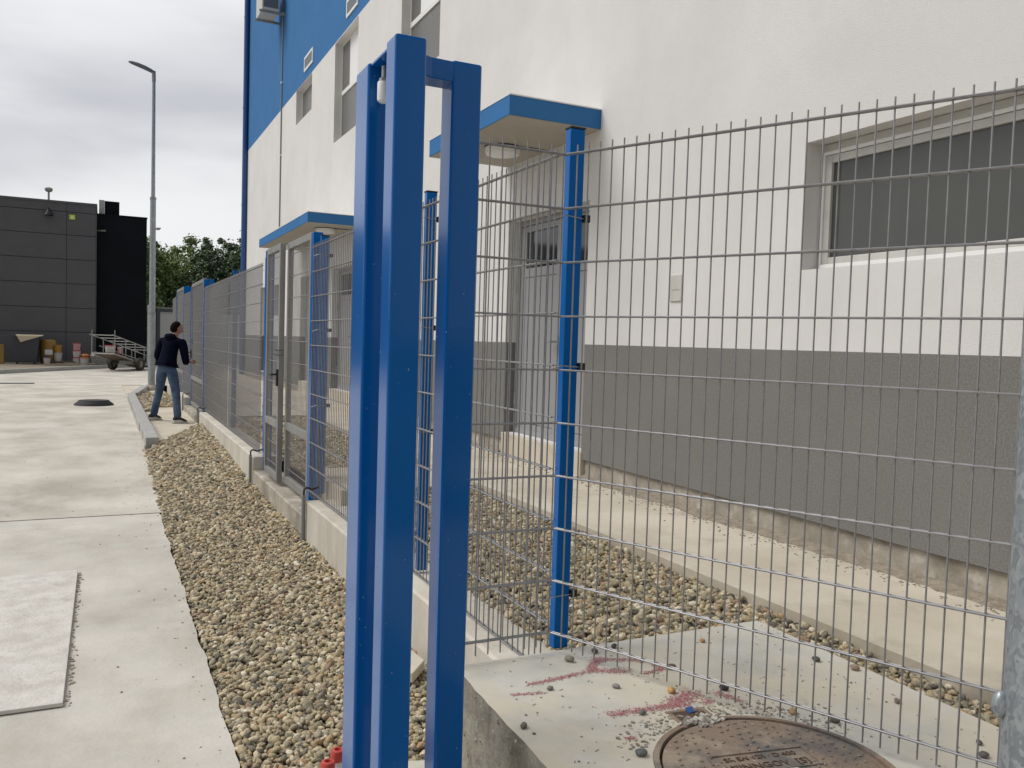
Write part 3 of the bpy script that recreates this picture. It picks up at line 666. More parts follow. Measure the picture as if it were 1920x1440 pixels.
# galvanised pole in the right foreground
T = thing('galvanised_pole', (2.147, 1.325, -.1), 'thick galvanised steel pole at the right edge, ending the mesh panel', 'pole')
b = MB(); b.tube((2.147, 1.325, -.1), (2.147, 1.325, Z(.95)), .057, 40); b.build('tube', 'zinc', T, True)
bm = bmesh.new(); bmesh.ops.create_uvsphere(bm, u_segments=20, v_segments=12, radius=.019)
me = bpy.data.meshes.new('weld_blob'); bm.to_mesh(me); bm.free(); me.materials.append(MT['zinc']); me.polygons.foreach_set('use_smooth', [True] * len(me.polygons))
o = bpy.data.objects.new('weld_blob', me); sc.collection.objects.link(o); o.parent = T; o.location = Vector((2.147 - .046, 1.325 + .042, Z(-.895))) - T.location; o.scale = (1.1, 1.1, 1.9)

# gates
def leaf(parent, x, y0, y1, z0, z1, t=.05, f=.05, mid=None, yaw=0, each=True, ztop=None):
    b = MB(); b.box(x, x + t, y0, y0 + f, z0, z1); b.build('stile', 'galvframe', parent, bevel=.003)
    b = MB(); b.box(x, x + t, y1 - f, y1, z0, z1); b.build('stile', 'galvframe', parent, bevel=.003)
    for nm, a, c in (('top_rail', z1 - f * 1.2, z1 - .001), ('bottom_rail', z0 + .001, z0 + f * 1.3)) + ((('middle_rail', mid - f * .7, mid + f * .7),) if mid else ()):
        b = MB(); b.box(x + .001, x + t - .001, y0 + f + .001, y1 - f - .001, a, c); b.build(nm, 'galvframe', parent, bevel=.003)
    xm = x + t * .5; b = MB(); y = y0 + f + .03
    while y < y1 - f: b.tube((xm, y, z0 + f), (xm, y, z1 - f), WR, 5, caps=False); y += .05
    o = b.build('vertical_wires', 'galv', parent); o['kind'] = 'stuff'; o['label'] = 'thin vertical wires filling the gate leaf'
    me = None; z = z1 - f * 1.2 - .055
    while z > z0 + f * 1.4:
        if not (mid and abs(z - mid) < f):
            if me is None: bb = MB(); bb.tube((0, y0 + f, 0), (0, y1 - f, 0), HR, 6); o = bb.build('horizontal_wire', 'galv'); me = o.data; o.parent = parent
            else: o = share('horizontal_wire', me, parent)
            q = Vector((0, 0, 0)); r_ = parent
            while r_ is not None: q += r_.location; r_ = r_.parent
            o.location = (xm - WR - HR - q.x, -q.y, z - q.z)
        z -= .2
def gate(y0, y1, z0, z1, label, mid, split=None, off=.0):
    T = thing('gate', (1.57, (y0 + y1) / 2, z0), label, 'gate', 'galvanised mesh gates in the fence')
    if split:
        leaf(T, 1.558, y0, split - .012, z0, z1, mid=mid); leaf(T, 1.496, split + .012, y1 - .30, z0, z1, mid=mid)
        yl = split + .03; xx = 1.49
    else: leaf(T, 1.556, y0, y1, z0, z1, mid=mid); yl = y1 - .05; xx = 1.55
    b = MB(); b.box(xx - .012, xx + .004, yl - .018, yl + .018, Z(-.47), Z(-.31)); b.build('lock_plate', 'black', T, bevel=.002)
    b = MB(); b.path([(xx - .012, yl, Z(-.36)), (xx - .055, yl, Z(-.36)), (xx - .055, yl + .11, Z(-.365))], .009, 8); b.build('handle', 'black', T)
    b = MB()
    for dz in (0, .045): b.path([(xx + .02, yl - .13, Z(-.17) + dz), (xx - .02, yl - .02, Z(-.175) + dz), (xx - .025, yl + .1, Z(-.165) + dz)], .006, 6)
    b.build('latch', 'black', T)
    return T
gate(7.10, 9.12, Z(-1.38), Z(.875), 'grey double leaf mesh gate between two blue posts, with black handle', Z(-.84), 8.10)
gate(15.37, 17.50, Z(-1.37), Z(.955), 'narrow grey mesh gate the man is reaching for', Z(-.84))
gate(19.34, 21.16, Z(-1.37), Z(1.0), 'farthest grey mesh gate beyond the man', Z(-.84))

# foundation walls
def wall(y0, y1, zt, label, m_='wallconc', x0=1.45, x1=1.72, ntop=None):
    b = MB(); n_ = max(2, int((y1 - y0) / .12)); vs = []; fs = []
    for j in range(n_ + 1):
        y = y0 + (y1 - y0) * j / n_; e = .004 * noise.noise(Vector((1, y * 5, 0))) + .003 * noise.noise(Vector((1, y * 23, 0))); h = .004 * noise.noise(Vector((4, y * 6, 0)))
        vs += [(x0 + e * .4, y, -.25), (x0 + e * .4, y, zt - .012), (x0 + .012 + e, y, zt + h), (x1, y, zt + h), (x1, y, -.1)]
    for j in range(n_):
        a = j * 5
        for k in range(4): fs.append((a + k, a + k + 5, a + k + 6, a + k + 1))
    fs += [(0, 1, 2, 3, 4), tuple(n_ * 5 + k for k in (4, 3, 2, 1, 0))]
    b.add(vs, fs); o = b.build('foundation_wall', m_); return tag(o, label, 'low wall')
wall(2.79, 6.62, Z(-1.285), 'low concrete foundation wall under the nearest mesh panels')
wall(6.63, 9.18, Z(-1.425), 'lower stained concrete sill under the double gate', 'wallold')
wall(9.19, 14.70, Z(-1.285), 'low concrete foundation wall under the long mesh panels')
wall(14.71, 17.60, Z(-1.40), 'low concrete sill under the gate where the man stands', 'wallold')
wall(17.61, 19.2, Z(-1.25), 'short concrete foundation wall just past the man')
wall(19.21, 21.2, Z(-1.38), 'concrete sill under the farthest gate', 'wallold')
wall(21.21, 22.4, Z(-1.25), 'farthest stretch of concrete foundation wall')
for y, zt, t in ((6.60, -1.215, 'grey conduit with a bent black cable right of the double gate'), (9.24, -1.25, 'grey conduit with a bent black cable left of the double gate'), (14.76, -1.25, 'grey conduit beside the gate with the man'), (17.66, -1.2, 'grey conduit on the wall end past the man')):
    T = thing('conduit', (1.428, y, -.05), t, 'conduit', 'grey earthing conduits on the wall ends')
    b = MB(); b.tube((1.428, y, -.05), (1.428, y, Z(zt) - .02), .016, 16); b.build('pipe', 'conduit', T, True)
    b = MB(); b.path([(1.428, y, Z(zt) - .03), (1.43, y, Z(zt) + .02), (1.45, y + .02, Z(zt) + .035), (1.50, y + .04, Z(zt) + .015), (1.54, y + .06, Z(zt) + .02), (1.572, y + .1, Z(zt) + .03), (1.585, y + .16, Z(zt) + .12), (1.585, y + .2, Z(zt) + .5)], .008, 8); b.build('cable', 'cable', T, True)

# ------------------------------------------------------------------ near blue gate frame
T = thing('sliding_gate_guide', (.75, 2.2, .02), 'tall guide of three square blue posts with top bars in the foreground', 'gate guide')
ZB = .022
b = MB(); b.box(.658, .742, 2.080, 2.160, ZB, Z(.772)); lab(b.build('post', 'blue', T, bevel=.007, seg=3), 'tallest middle blue post')
b = MB(); b.box(.660, .752, 2.330, 2.455, ZB, Z(.768)); lab(b.build('post', 'blue', T, bevel=.007, seg=3), 'left blue post')
b = MB(); b.box(.861, .949, 2.200, 2.285, ZB, Z(.773)); lab(b.build('post', 'blue', T, bevel=.007, seg=3), 'right blue post')
b = MB(); b.box(.668, .750, 2.162, 2.329, Z(.757), Z(.766)); b.build('crossbar', 'blue', T, bevel=.002)
b = MB(); b.poly([(.70, 2.163), (.745, 2.163), (.768, 2.186), (.80, 2.200), (.90, 2.2045), (.90, 2.28), (.70, 2.28)], Z(.714), Z(.7695)); b.build('crossbar', 'blue', T, bevel=.003)
b = MB(); b.lathe((.692, 2.285, Z(.650)), [(.010, 0), (.0165, .005), (.0175, .010), (.0175, .052), (.0165, .056), (.008, .058)], 24); rl = b.build('guide_roller', 'white', T, True)
b = MB(); b.tube((.692, 2.285, Z(.706)), (.692, 2.285, Z(.750)), .007, 12); b.tube((.692, 2.285, Z(.708)), (.692, 2.285, Z(.716)), .013, 6); b.build('bolt', 'steel', rl, True)
b = MB()
for i in range(55):
    f_ = R.random(); z = Z(.75) - 2.3 * R.random() ** .6; s_ = R.uniform(.0005, .0015)
    if z < .05: continue
    x0, x1, yf = R.choice([(.658, .742, 2.08), (.660, .70, 2.33), (.861, .949, 2.20)])
    if f_ < .7: c = (x0 + .01 + (x1 - x0 - .02) * R.random(), yf - .0003, z); b.obox(c, (1, 0, 0), (0, 1, 0), (0, 0, 1), s_, .0004, s_ * R.uniform(.8, 1.8))
    else: c = (x0 - .0003, yf + .01 + .06 * R.random(), z); b.obox(c, (1, 0, 0), (0, 1, 0), (0, 0, 1), .0004, s_, s_ * R.uniform(.8, 1.8))
o = b.build('splashes', 'splash', T); o['kind'] = 'stuff'; o['label'] = 'tiny pale splashes on the blue paint'
b = MB(); b.box(.61, .99, 2.03, 2.50, .020, .030); b.build('base_plate', 'blue', T)

# ------------------------------------------------------------------ big building
BX = 3.80; BY0, BY1, BTOP = -8.0, 26.15, Z(11.0)
B = thing('apartment_block', (BX, 9, 0), 'long cream rendered building with blue upper storey and grey base', 'building')
OPEN = [  # y0, y1, z0, z1, name
    (1.40, 3.86, Z(.497), Z(1.258)), (6.38, 8.00, Z(-.93), Z(1.265)), (13.85, 15.50, Z(-.93), Z(1.27)), (16.55, 18.25, Z(-.93), Z(1.27)),
    (10.20, 11.76, Z(3.60), Z(5.37)), (14.05, 15.62, Z(3.57), Z(5.37)), (17.52, 19.07, Z(4.64), Z(5.38)), (22.0, 23.3, Z(-.93), Z(1.27)),
    (20.0, 21.3, Z(.5), Z(1.25))]
ZD, ZBAND = Z(.012), Z(5.385)
def facade():
    yc = sorted(set([BY0, BY1] + [v for o in OPEN for v in o[:2]])); zc = sorted(set([Z(-1.0), ZD, ZBAND, BTOP] + [v for o in OPEN for v in o[2:]]))
    parts = {'dado': MB(), 'wall': MB(), 'blue_band': MB()}
    for a, c in zip(yc, yc[1:]):
        for d, e in zip(zc, zc[1:]):
            ym, zm = (a + c) / 2, (d + e) / 2
            if any(o[0] < ym < o[1] and o[2] < zm < o[3] for o in OPEN): continue
            k = 'dado' if zm < ZD else 'wall' if zm < ZBAND else 'blue_band'
            parts[k].add([(BX, a, d), (BX, c, d), (BX, c, e), (BX, a, e)], [(0, 3, 2, 1)])
    for o in OPEN:
        rd = .16
        for lo, hi, k in ((o[2], min(o[3], ZD), 'dado'), (max(o[2], ZD), o[3], 'wall')):
            if hi > lo:
                for y in o[:2]: parts[k].add([(BX, y, lo), (BX + rd, y, lo), (BX + rd, y, hi), (BX, y, hi)], [(0, 1, 2, 3)])
        for z in o[2:]: parts['wall'].add([(BX, o[0], z), (BX + rd, o[0], z), (BX + rd, o[1], z), (BX, o[1], z)], [(0, 1, 2, 3)])
    # gable ends and back
    for k, lo, hi in (('dado', Z(-1.0), ZD), ('wall', ZD, ZBAND), ('blue_band', ZBAND, BTOP)):
        parts[k].add([(BX, BY1, lo), (BX + 14, BY1, lo), (BX + 14, BY1, hi), (BX, BY1, hi)], [(0, 1, 2, 3)])
        parts[k].add([(BX, BY0, lo), (BX + 14, BY0, lo), (BX + 14, BY0, hi), (BX, BY0, hi)], [(0, 3, 2, 1)])
        parts[k].add([(BX + 14, BY0, lo), (BX + 14, BY1, lo), (BX + 14, BY1, hi), (BX + 14, BY0, hi)], [(0, 1, 2, 3)])
    parts['dado'].build('base_render', 'dado', B); parts['wall'].build('wall', 'plaster', B); parts['blue_band'].build('blue_band', 'blueplaster', B)
facade()
b = MB(); b.box(BX - .1, BX + 14.1, BY0 - .1, BY1 + .1, BTOP, BTOP + .15); b.build('roof', 'grit', B)
b = MB()
for y0, y1 in ((BY0, 6.36), (8.02, 13.83), (15.52, 16.53), (18.27, BY1)): b.box(BX + .028, BX + .3, y0, y1, Z(-1.4), Z(-1.003))
b.build('plinth', 'wallold', B, bevel=.004)
for y0, y1 in ((6.36, 8.02), (13.83, 15.52), (16.53, 18.27)):
    b = MB(); b.box(BX - .015, BX + .4, y0 + .005, y1 - .005, Z(-1.4), Z(-.932)); b.build('door_step', 'walk', B, bevel=.01)
# drip edge gap under the dado
b = MB(); b.box(BX + .003, BX + .025, BY0, 6.37, Z(-1.003), Z(-1.0)); b.build('drip_edge', 'seam', B)
# inner fill so nothing shows through
b = MB(); b.box(BX + .32, BX + .36, BY0 + .1, BY1 - .1, Z(-1), BTOP - .1); b.build('inner_partition', 'seam', B)
def frame(parent_or, name, y0, y1, z0, z1, x, t=.05, d=.06, m_='white'):
    b = MB(); b.box(x, x + d, y0, y0 + t, z0, z1); b.box(x, x + d, y1 - t, y1, z0, z1)
    b.box(x + .001, x + d - .001, y0 + t, y1 - t, z0, z0 + t); b.box(x + .001, x + d - .001, y0 + t, y1 - t, z1 - t, z1)
    return b.build(name, m_, parent_or, bevel=.003)
def pane(parent, name, y0, y1, z0, z1, x, m_):
    b = MB(); b.box(x, x + .012, y0, y1, z0, z1); return b.build(name, m_, parent)
# near long window
wy0, wy1, wz0, wz1 = 1.41, 3.85, Z(.50), Z(1.255)
w_ = frame(B, 'window', wy0, wy1, wz0, wz1 - .045, BX + .115, .022, .045, 'white'); lab(w_, 'long low window with cream frame at right')
b = MB(); b.box(BX + .125, BX + .158, wy0, wy1, wz1 - .044, wz1 - .001); b.build('shutter_rail', 'offwhite', w_)
frame(w_, 'sash', wy0 + .024, wy1 - .024, wz0 + .03, wz1 - .07, BX + .125, .045, .03, 'offwhite')
pane(w_, 'pane', wy0 + .06, wy1 - .068, wz0 + .07, wz1 - .112, BX + .145, 'glass')
b = MB(); b.box(BX + .100, BX + .12, wy0 + .002, wy1 - .03, wz0 + .001, wz0 + .032); b.build('sill', 'white', w_, bevel=.002)
b = MB(); b.box(BX + .148, BX + .153, wy1 - .16, wy1 - .069, wz0 + .075, wz1 - .115); b.build('curtain_edge', 'seam', w_)
def upper(y0, y1, z0, z1, tr, label, reflfrac=.5):
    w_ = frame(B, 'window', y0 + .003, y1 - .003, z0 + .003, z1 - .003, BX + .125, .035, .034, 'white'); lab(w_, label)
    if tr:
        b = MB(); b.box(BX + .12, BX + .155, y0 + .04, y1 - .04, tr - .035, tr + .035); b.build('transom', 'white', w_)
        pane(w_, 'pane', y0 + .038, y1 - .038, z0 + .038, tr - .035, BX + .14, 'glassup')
        ym = y1 - (y1 - y0) * (1 - reflfrac)
        pane(w_, 'pane', ym, y1 - .038, tr + .035, z1 - .038, BX + .14, 'glassup'); pane(w_, 'sky_reflection', y0 + .038, ym - .002, tr + .035, z1 - .038, BX + .142, 'sky_reflection')  # near part of the top pane painted white as reflected sky
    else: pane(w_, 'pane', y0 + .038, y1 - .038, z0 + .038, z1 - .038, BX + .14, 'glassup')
upper(10.20, 11.76, Z(3.60), Z(5.37), Z(4.47), 'upper window with painted white sky reflection, cut by the top of the photo', .74)
upper(14.05, 15.62, Z(3.57), Z(5.37), Z(4.47), 'tall upper window with white transom and white sky reflection painted on part of the upper pane', .67)
upper(17.52, 19.07, Z(4.64), Z(5.38), None, 'small dark square upper window under the blue band')
upper(20.0, 21.3, Z(.5), Z(1.25), None, 'ground floor window behind the far mesh panels')
for y0, y1, z0, z1 in ((17.44, 18.24, Z(5.56), Z(5.86)), (14.08, 14.82, Z(5.56), Z(5.86))):
    v = frame(B, 'wall_vent', y0, y1, z0, z1, BX - .02, .05, .02, 'white')
    pane(v, 'vent_grille', y0 + .05, y1 - .05, z0 + .05, z1 - .05, BX - .012, 'acgrey')
def door(y0, y1, z0, z1, label, kind=0):
    x = BX + .12
    d = frame(B, 'door', y0 + .004, y1 - .004, z0 + .002, z1 - .004, x, .05, .04, 'door'); lab(d, label)
    ym = y0 + (y1 - y0) * .42
    for a, c in ((y0 + .057, ym - .004), (ym + .004, y1 - .057)):
        g0, g1 = a + .11, c - .11; gz0, gz1 = z1 - .49, z1 - .12
        b = MB(); X0, X1 = x + .012, x + .036
        b.box(X0, X1, a, g0, z0 + .03, z1 - .06); b.box(X0, X1, g1, c, z0 + .03, z1 - .06); b.box(X0 + .0005, X1, g0, g1, gz1, z1 - .06)
        b.box(X0 + .0005, X1, g0, g1, gz0 - .09, gz0); b.box(X0 + .004, X1, g0, g1, z0 + .12, gz0 - .096); b.box(X0 + .0005, X1, g0, g1, z0 + .03, z0 + .114)
        lf = b.build('door_leaf', 'door', d)
        pane(d, 'pane', g0 + .001, g1 - .001, gz0, gz1, x + .03, 'glassdoor')
        b = MB(); b.box(x + .028, x + .035, g0 - .006, g0, z0 + .12, gz0 - .09); b.build('groove', 'seam', d)
        if kind == 1:
            b = MB(); z = z0 + .25
            while z < z0 + .85: b.obox((x + .006, (a + c) / 2, z), (.7, 0, .7), (0, 1, 0), (-.7, 0, .7), .012, (c - a) * .38, .003); z += .05
            b.build('louvre', 'door', d)
    b = MB(); b.box(x + .005, x + .0115, ym + .03, ym + .055, Z(-.1), Z(.09)); b.path([(x + .008, ym + .043, Z(.03)), (x - .05, ym + .043, Z(.03)), (x - .05, ym + .15, Z(.03))], .009, 8); b.build('handle', 'steel', d, bevel=.001)
    b = MB(); b.tube((x - .004, y1 - .02, z0 + 1.45), (x - .004, y1 - .02, z0 + 1.57), .009, 10); b.tube((x - .004, y1 - .02, z0 + .3), (x - .004, y1 - .02, z0 + .42), .009, 10); b.build('hinge', 'door', d)
door(6.38, 8.00, Z(-.93), Z(1.265), 'nearest grey double door under the canopy')
door(13.85, 15.50, Z(-.93), Z(1.27), 'grey double door under the farther canopy')
door(16.55, 18.25, Z(-.93), Z(1.27), 'louvred grey door seen through the double gate', 1)
door(22.0, 23.3, Z(-.93), Z(1.27), 'far grey door behind the long mesh panels')
def canopy(y0, y1, label):
    x0 = 2.935; z0, z1 = Z(1.838), Z(2.012)
    b = MB(); b.box(x0, BX - .001, y0, y1, z0 + .003, z1 - .012); c = b.build('canopy', ['blueplaster'], B, bevel=.004); lab(c, label)
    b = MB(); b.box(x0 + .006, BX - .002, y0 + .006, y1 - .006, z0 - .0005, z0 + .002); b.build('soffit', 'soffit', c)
    b = MB(); b.box(x0 - .004, BX - .001, y0 - .004, y1 + .004, z1 - .012, z1 - .002); b.build('flashing', 'white', c)
    for yy in ((y0 + y1) / 2 + .12,) if y1 - y0 < 3 else (y0 + .62, y1 - 1.1):
        b = MB(); b.lathe((3.37, yy, z0 - .085), [(.10, 0), (.155, .012), (.168, .04), (.165, .075), (.168, .084)], 36); l_ = b.build('ceiling_lamp', 'white', c, True)
        b = MB(); b.lathe((3.37, yy, z0 - .012), [(.172, 0), (.172, .010)], 36); b.path([(3.40, yy - .1, z0 - .004), (3.6, yy - .14, z0 - .006), (BX - .01, yy - .12, z0 - .004)], .006, 6); b.build('lamp_cable', 'black', c)
canopy(6.235, 8.09, 'near door canopy slab with blue edge'); canopy(13.66, 18.3, 'farther door canopy slab with blue edge')
b = MB(); b.box(BX - .012, BX, 5.02, 5.16, Z(.347), Z(.54)); mb = b.build('meter_cover', 'offwhite', B, bevel=.003)
b = MB(); b.box(BX - .0135, BX - .012, 5.045, 5.135, Z(.43), Z(.434)); b.build('meter_slot', 'sash', mb)
b = MB(); b.tube((3.72, 25.95, -.1), (3.72, 25.95, BTOP), .075, 20); dp = b.build('drainpipe', 'pipeblue', B, True)
b = MB()
for z in (2.5, 5.4, 8.2, 10.8): b.lathe((3.72, 25.95, z), [(.08, 0), (.082, .02), (.08, .06)], 20); b.box(3.72, 3.80, 25.94, 25.96, z, z + .04)
b.build('pipe_bracket', 'pipeblue', dp)
b = MB(); b.tube((3.785, 20.72, Z(2.02)), (3.785, 20.72, Z(10.9)), .018, 10); cp = b.build('wall_conduit', 'conduit', B, True)
b = MB()
for z in (4.2, 5.9, 7.6, 9.2): b.box(3.76, 3.80, 20.68, 20.76, z, z + .03)
b.build('conduit_clip', 'white', cp)
AC = MB(); AC.box(3.27, 3.66, 20.5, 21.35, Z(7.55), Z(8.15)); ac = AC.build('outdoor_unit', 'offwhite', B, bevel=.01); lab(ac, 'grey outdoor unit on brackets high on the blue wall')
b = MB(); b.box(3.30, 3.63, 20.49, 20.50, Z(7.60), Z(8.10)); b.build('unit_grille', 'acgrey', ac)
b = MB(); b.box(3.22, 3.80, 20.55, 20.60, Z(7.50), Z(7.548)); b.box(3.22, 3.80, 21.2, 21.25, Z(7.50), Z(7.548)); b.build('bracket', 'steel', ac)

# ------------------------------------------------------------------ kerb
K = thing('kerb', (.6, 16, .1), 'straight kerb of grey concrete stones beside the man', None, kind='structure')
def kstone(x, y, ang, ln, parent, z0=.02, z1=.235, wd=.16):
    b = MB(); d = Vector((math.sin(ang), math.cos(ang), 0)); n_ = Vector((d.y, -d.x, 0)); c = Vector((x, y, (z0 + z1) / 2)) + d * ln / 2
    b.obox(c, n_, d, (0, 0, 1), wd / 2, ln / 2 - .004, (z1 - z0) / 2); return b.build('kerb_stone', 'kerb', parent, bevel=.008)
for i in range(9): kstone(.60 + R.uniform(-.004, .004), 12.05 + i * 1.0, .006, 1.0, K)
for i in range(3): kstone(.66 + i * .12, 21.07 + i * .98, .12, .98, K)
K2 = thing('kerb', (-1, 34, .1), 'far kerb of grey stones in front of the dark building', None, kind='structure')
a0 = math.atan2(.17 + 2.95, 37.8 - 32.2); n_ = 13
for i in range(n_): kstone(-2.95 + 3.12 * (i - 5) / 6.4, 32.2 + 5.6 * (i - 5) / 6.4, a0, 1.0, K2, z0=.05, z1=.255, wd=.14)

# ------------------------------------------------------------------ lamp post
T = thing('street_lamp', (1.17, 24, .1), 'tall galvanised street lamp with a flat dark head leaning left', 'street lamp')
b = MB(); b.lathe((1.17, 24, .05), [(.22, 0), (.21, .09), (.17, .16), (.12, .2)], 20); b.build('base', 'wallold', T, True)
b = MB(); b.tube((1.17, 24, .1), (1.17, 24, Z(.50)), .088, 20); b.tube((1.17, 24, Z(.5)), (1.165, 24, Z(3.48)), .078, 20, .070); b.tube((1.165, 24, Z(3.48)), (1.155, 24, Z(6.6)), .050, 16, .040); b.build('pole', 'zinc', T, True)
b = MB(); b.tube((1.17, 24, Z(.46)), (1.17, 24, Z(.52)), .094, 20); b.tube((1.165, 24, Z(3.44)), (1.165, 24, Z(3.5)), .079, 20); b.tube((1.17, 24, Z(-.65)), (1.17, 24, Z(-.60)), .094, 20); b.build('collar', 'galvframe', T, True)
b = MB(); b.path([(1.155, 24, Z(6.45)), (1.15, 24, Z(6.72))], .048, 14); b.build('spigot', 'steel', T, True)
b = MB(); prf = [(.555, 6.862, .012, .05), (.62, 6.850, .026, .09), (.78, 6.815, .036, .115), (.95, 6.765, .040, .115), (1.08, 6.715, .042, .09), (1.17, 6.67, .045, .055)]
vs = []; fs = []
for x, z, hz, hy in prf: vs += [(x, 24 - hy, Z(z) - hz * .6), (x, 24 + hy, Z(z) - hz * .6), (x, 24 + hy * .7, Z(z) + hz), (x, 24 - hy * .7, Z(z) + hz)]
for i in range(5):
    for k in range(4): fs.append((i * 4 + k, i * 4 + (k + 1) % 4, i * 4 + 4 + (k + 1) % 4, i * 4 + 4 + k))
fs += [(3, 2, 1, 0), (20, 21, 22, 23)]; b.add(vs, fs); b.build('lamp_head', 'acgrey', T, bevel=.008)
b = MB(); b.box(1.25, 1.36, 23.98, 24.02, Z(2.70), Z(2.73)); b.box(1.17, 1.33, 23.93, 23.95, Z(2.66), Z(2.69)); b.build('bracket', 'steel', T)

# ------------------------------------------------------------------ dark building
D = thing('warehouse', (-5, 44, 0), 'dark grey panel clad warehouse on the left with a black annex', 'building')
zs = [.0, 1.53, 2.54, 3.55, 4.56, 5.57, 6.52, 6.88]
ys_, xs = 40.0, [-30, -23.5, -17, -10.5, -4.86 - 1.1, -1.36, -.27]
b = MB(); b.box(-30, -.26, 40.03, 56, -.2, 6.86); b.build('wall', 'seam', D)
xs = [-22.2, -15.0, -8.2, -1.36, -.262]
for i in range(len(xs) - 1):
    for j in range(len(zs) - 1):
        b = MB(); b.box(xs[i] + .009, xs[i + 1] - .009, 40.0, 40.035, zs[j] + .012, zs[j + 1] - .012); b.build('panel', 'cladding', D)
for j in range(len(zs) - 1):
    b = MB(); b.box(-.262, -.235, 40.0, 55.9, zs[j] + .010, zs[j + 1] - .010); b.build('panel', 'cladding', D)
b = MB(); b.box(-30, -.22, 39.97, 56, 6.865, 6.95); b.build('parapet_cap', 'cladding', D)
b = MB(); b.box(-.23, 1.72, 40.3, 52, -.1, Z(4.93)); b.build('annex', 'cladblack', D)
b = MB(); b.box(-.23, 1.74, 40.27, 52, Z(4.93), Z(4.98)); b.build('annex_cap', 'cladblack', D)
b = MB(); b.box(.06, .65, 41.5, 42.4, Z(4.9), Z(5.70)); ch = b.build('chimney', 'cladblack', D)
b = MB(); b.box(-.16, .055, 41.45, 42.4, Z(4.9), Z(5.72)); b.build('chimney_side', 'offwhite', ch)
b = MB(); b.lathe((-2.02, 39.85, Z(4.68)), [(.19, 0), (.175, .04), (.08, .18), (.04, .26)], 20); b.box(-2.05, -1.99, 39.85, 40.0, Z(4.92), Z(4.98)); b.build('wall_lamp', 'black', D, True)
b = MB(); b.tube((-2.05, 40.6, 6.9), (-2.05, 40.6, 7.38), .04, 10); b.lathe((-2.05, 40.6, 7.36), [(.10, 0), (.15, .06), (.15, .14), (.08, .18)], 16); b.build('roof_vent', 'steel', D, True)
b = MB(); b.box(-1.26, -1.05, 39.975, 39.998, Z(4.60), Z(4.79)); mk = b.build('yellow_marker', 'hivis', D)
b = MB(); b.box(-1.20, -1.11, 39.970, 39.975, Z(4.66), Z(4.73)); b.build('marker_plate', 'white', mk)
b = MB(); b.tube((-.2, 40.28, Z(4.25)), (.1, 40.1, Z(4.25)), .035, 8); b.build('outlet', 'steel', D)
b = MB(); b.tube((1.80, 40.4, .1), (1.80, 40.4, Z(1.2)), .03, 8); b.tube((1.90, 40.4, .1), (1.90, 40.4, Z(1.0)), .035, 8); b.build('vent_pipe', 'white', D)

# things in front of the warehouse
GZ = .228
def bucket(x, y, z, r, h, body, lid, label, band=None, group='buckets in front of the warehouse'):
    T = thing('bucket', (x, y, z), label, 'bucket', group)
    b = MB(); b.lathe((x, y, z), [(r * .82, 0), (r * .97, h * .9)], 18); b.build('body', body, T, True)
    b = MB(); b.lathe((x, y, z + h * .9), [(r * 1.04, 0), (r * 1.06, h * .04), (r * 1.02, h * .10), (r * .3, h * .11)], 18); b.build('lid', lid, T, True)
    if band: b = MB(); b.lathe((x, y, z + h * .3), [(r * .895, 0), (r * .955, h * .4)], 18); b.build('label_band', band, T, True)
    return T
T = thing('rubbish_container', (-2.68, 38.4, GZ), 'dark grey wheeled waste container with cardboard on top', 'container')
b = MB(); b.add([(-3.06, 38.0, GZ + .08), (-2.30, 38.0, GZ + .08), (-2.30, 38.8, GZ + .08), (-3.06, 38.8, GZ + .08), (-3.14, 37.9, GZ + 1.08), (-2.22, 37.9, GZ + 1.08), (-2.22, 38.9, GZ + 1.08), (-3.14, 38.9, GZ + 1.08)],
             [(0, 3, 2, 1), (4, 5, 6, 7), (0, 1, 5, 4), (1, 2, 6, 5), (2, 3, 7, 6), (3, 0, 4, 7)]); b.build('body', 'bin', T, bevel=.03)
b = MB(); b.box(-3.18, -2.18, 37.86, 38.94, GZ + 1.05, GZ + 1.10); b.build('rim', 'bin', T, bevel=.01)
for x in (-2.98, -2.38): b = MB(); b.lathe((x, 38.05, GZ + .07), [(.07, -.03), (.07, .03)], 12, 'x'); b.build('wheel', 'rubber', T)
b = MB(); b.add([(-2.98, 37.84, GZ + 1.11), (-2.12, 37.84, GZ + 1.12), (-2.1, 38.8, GZ + 1.16), (-3.1, 38.8, GZ + 1.16), (-2.85, 37.82, GZ + .86)], [(0, 1, 2, 3), (0, 4, 1)]); tag(b.build('cardboard', 'card'), 'flattened cardboard sheet drooping over the waste container rim', 'cardboard')
T = thing('drum', (-1.95, 38.7, GZ), 'large ochre plastic drum with a white label beside the container', 'drum')
b = MB(); b.lathe((-1.95, 38.7, GZ), [(.25, 0), (.29, .1), (.30, .5), (.29, .9), (.24, .97), (.08, .98)], 24); b.build('body', 'ochre', T, True)
b = MB(); b.add([(-2.05 + .0, 38.38, GZ + .38), (-1.78, 38.40, GZ + .38), (-1.78, 38.40, GZ + .58), (-2.05, 38.38, GZ + .58)], [(0, 1, 2, 3)]); b.build('label_sheet', 'white', T)
T = thing('pallet', (-1.35, 38.6, GZ), 'brown wooden pallet on the ground under the buckets', 'pallet')
for k in range(5): b = MB(); b.box(-1.85, -.95, 38.3 + k * .14, 38.4 + k * .14, GZ + .10, GZ + .125); b.build('plank', 'wood', T)
for k in range(3): b = MB(); b.box(-1.8 + k * .37, -1.7 + k * .37, 38.3, 38.96, GZ, GZ + .098); b.build('block', 'wood', T)
bucket(-1.59, 38.5, GZ + .128, .155, .33, 'pale', 'pale', 'white bucket on the pallet under the yellow one')
bucket(-1.59, 38.5, GZ + .465, .15, .31, 'yellow', 'ochre', 'yellow bucket on top of the white bucket on the pallet')
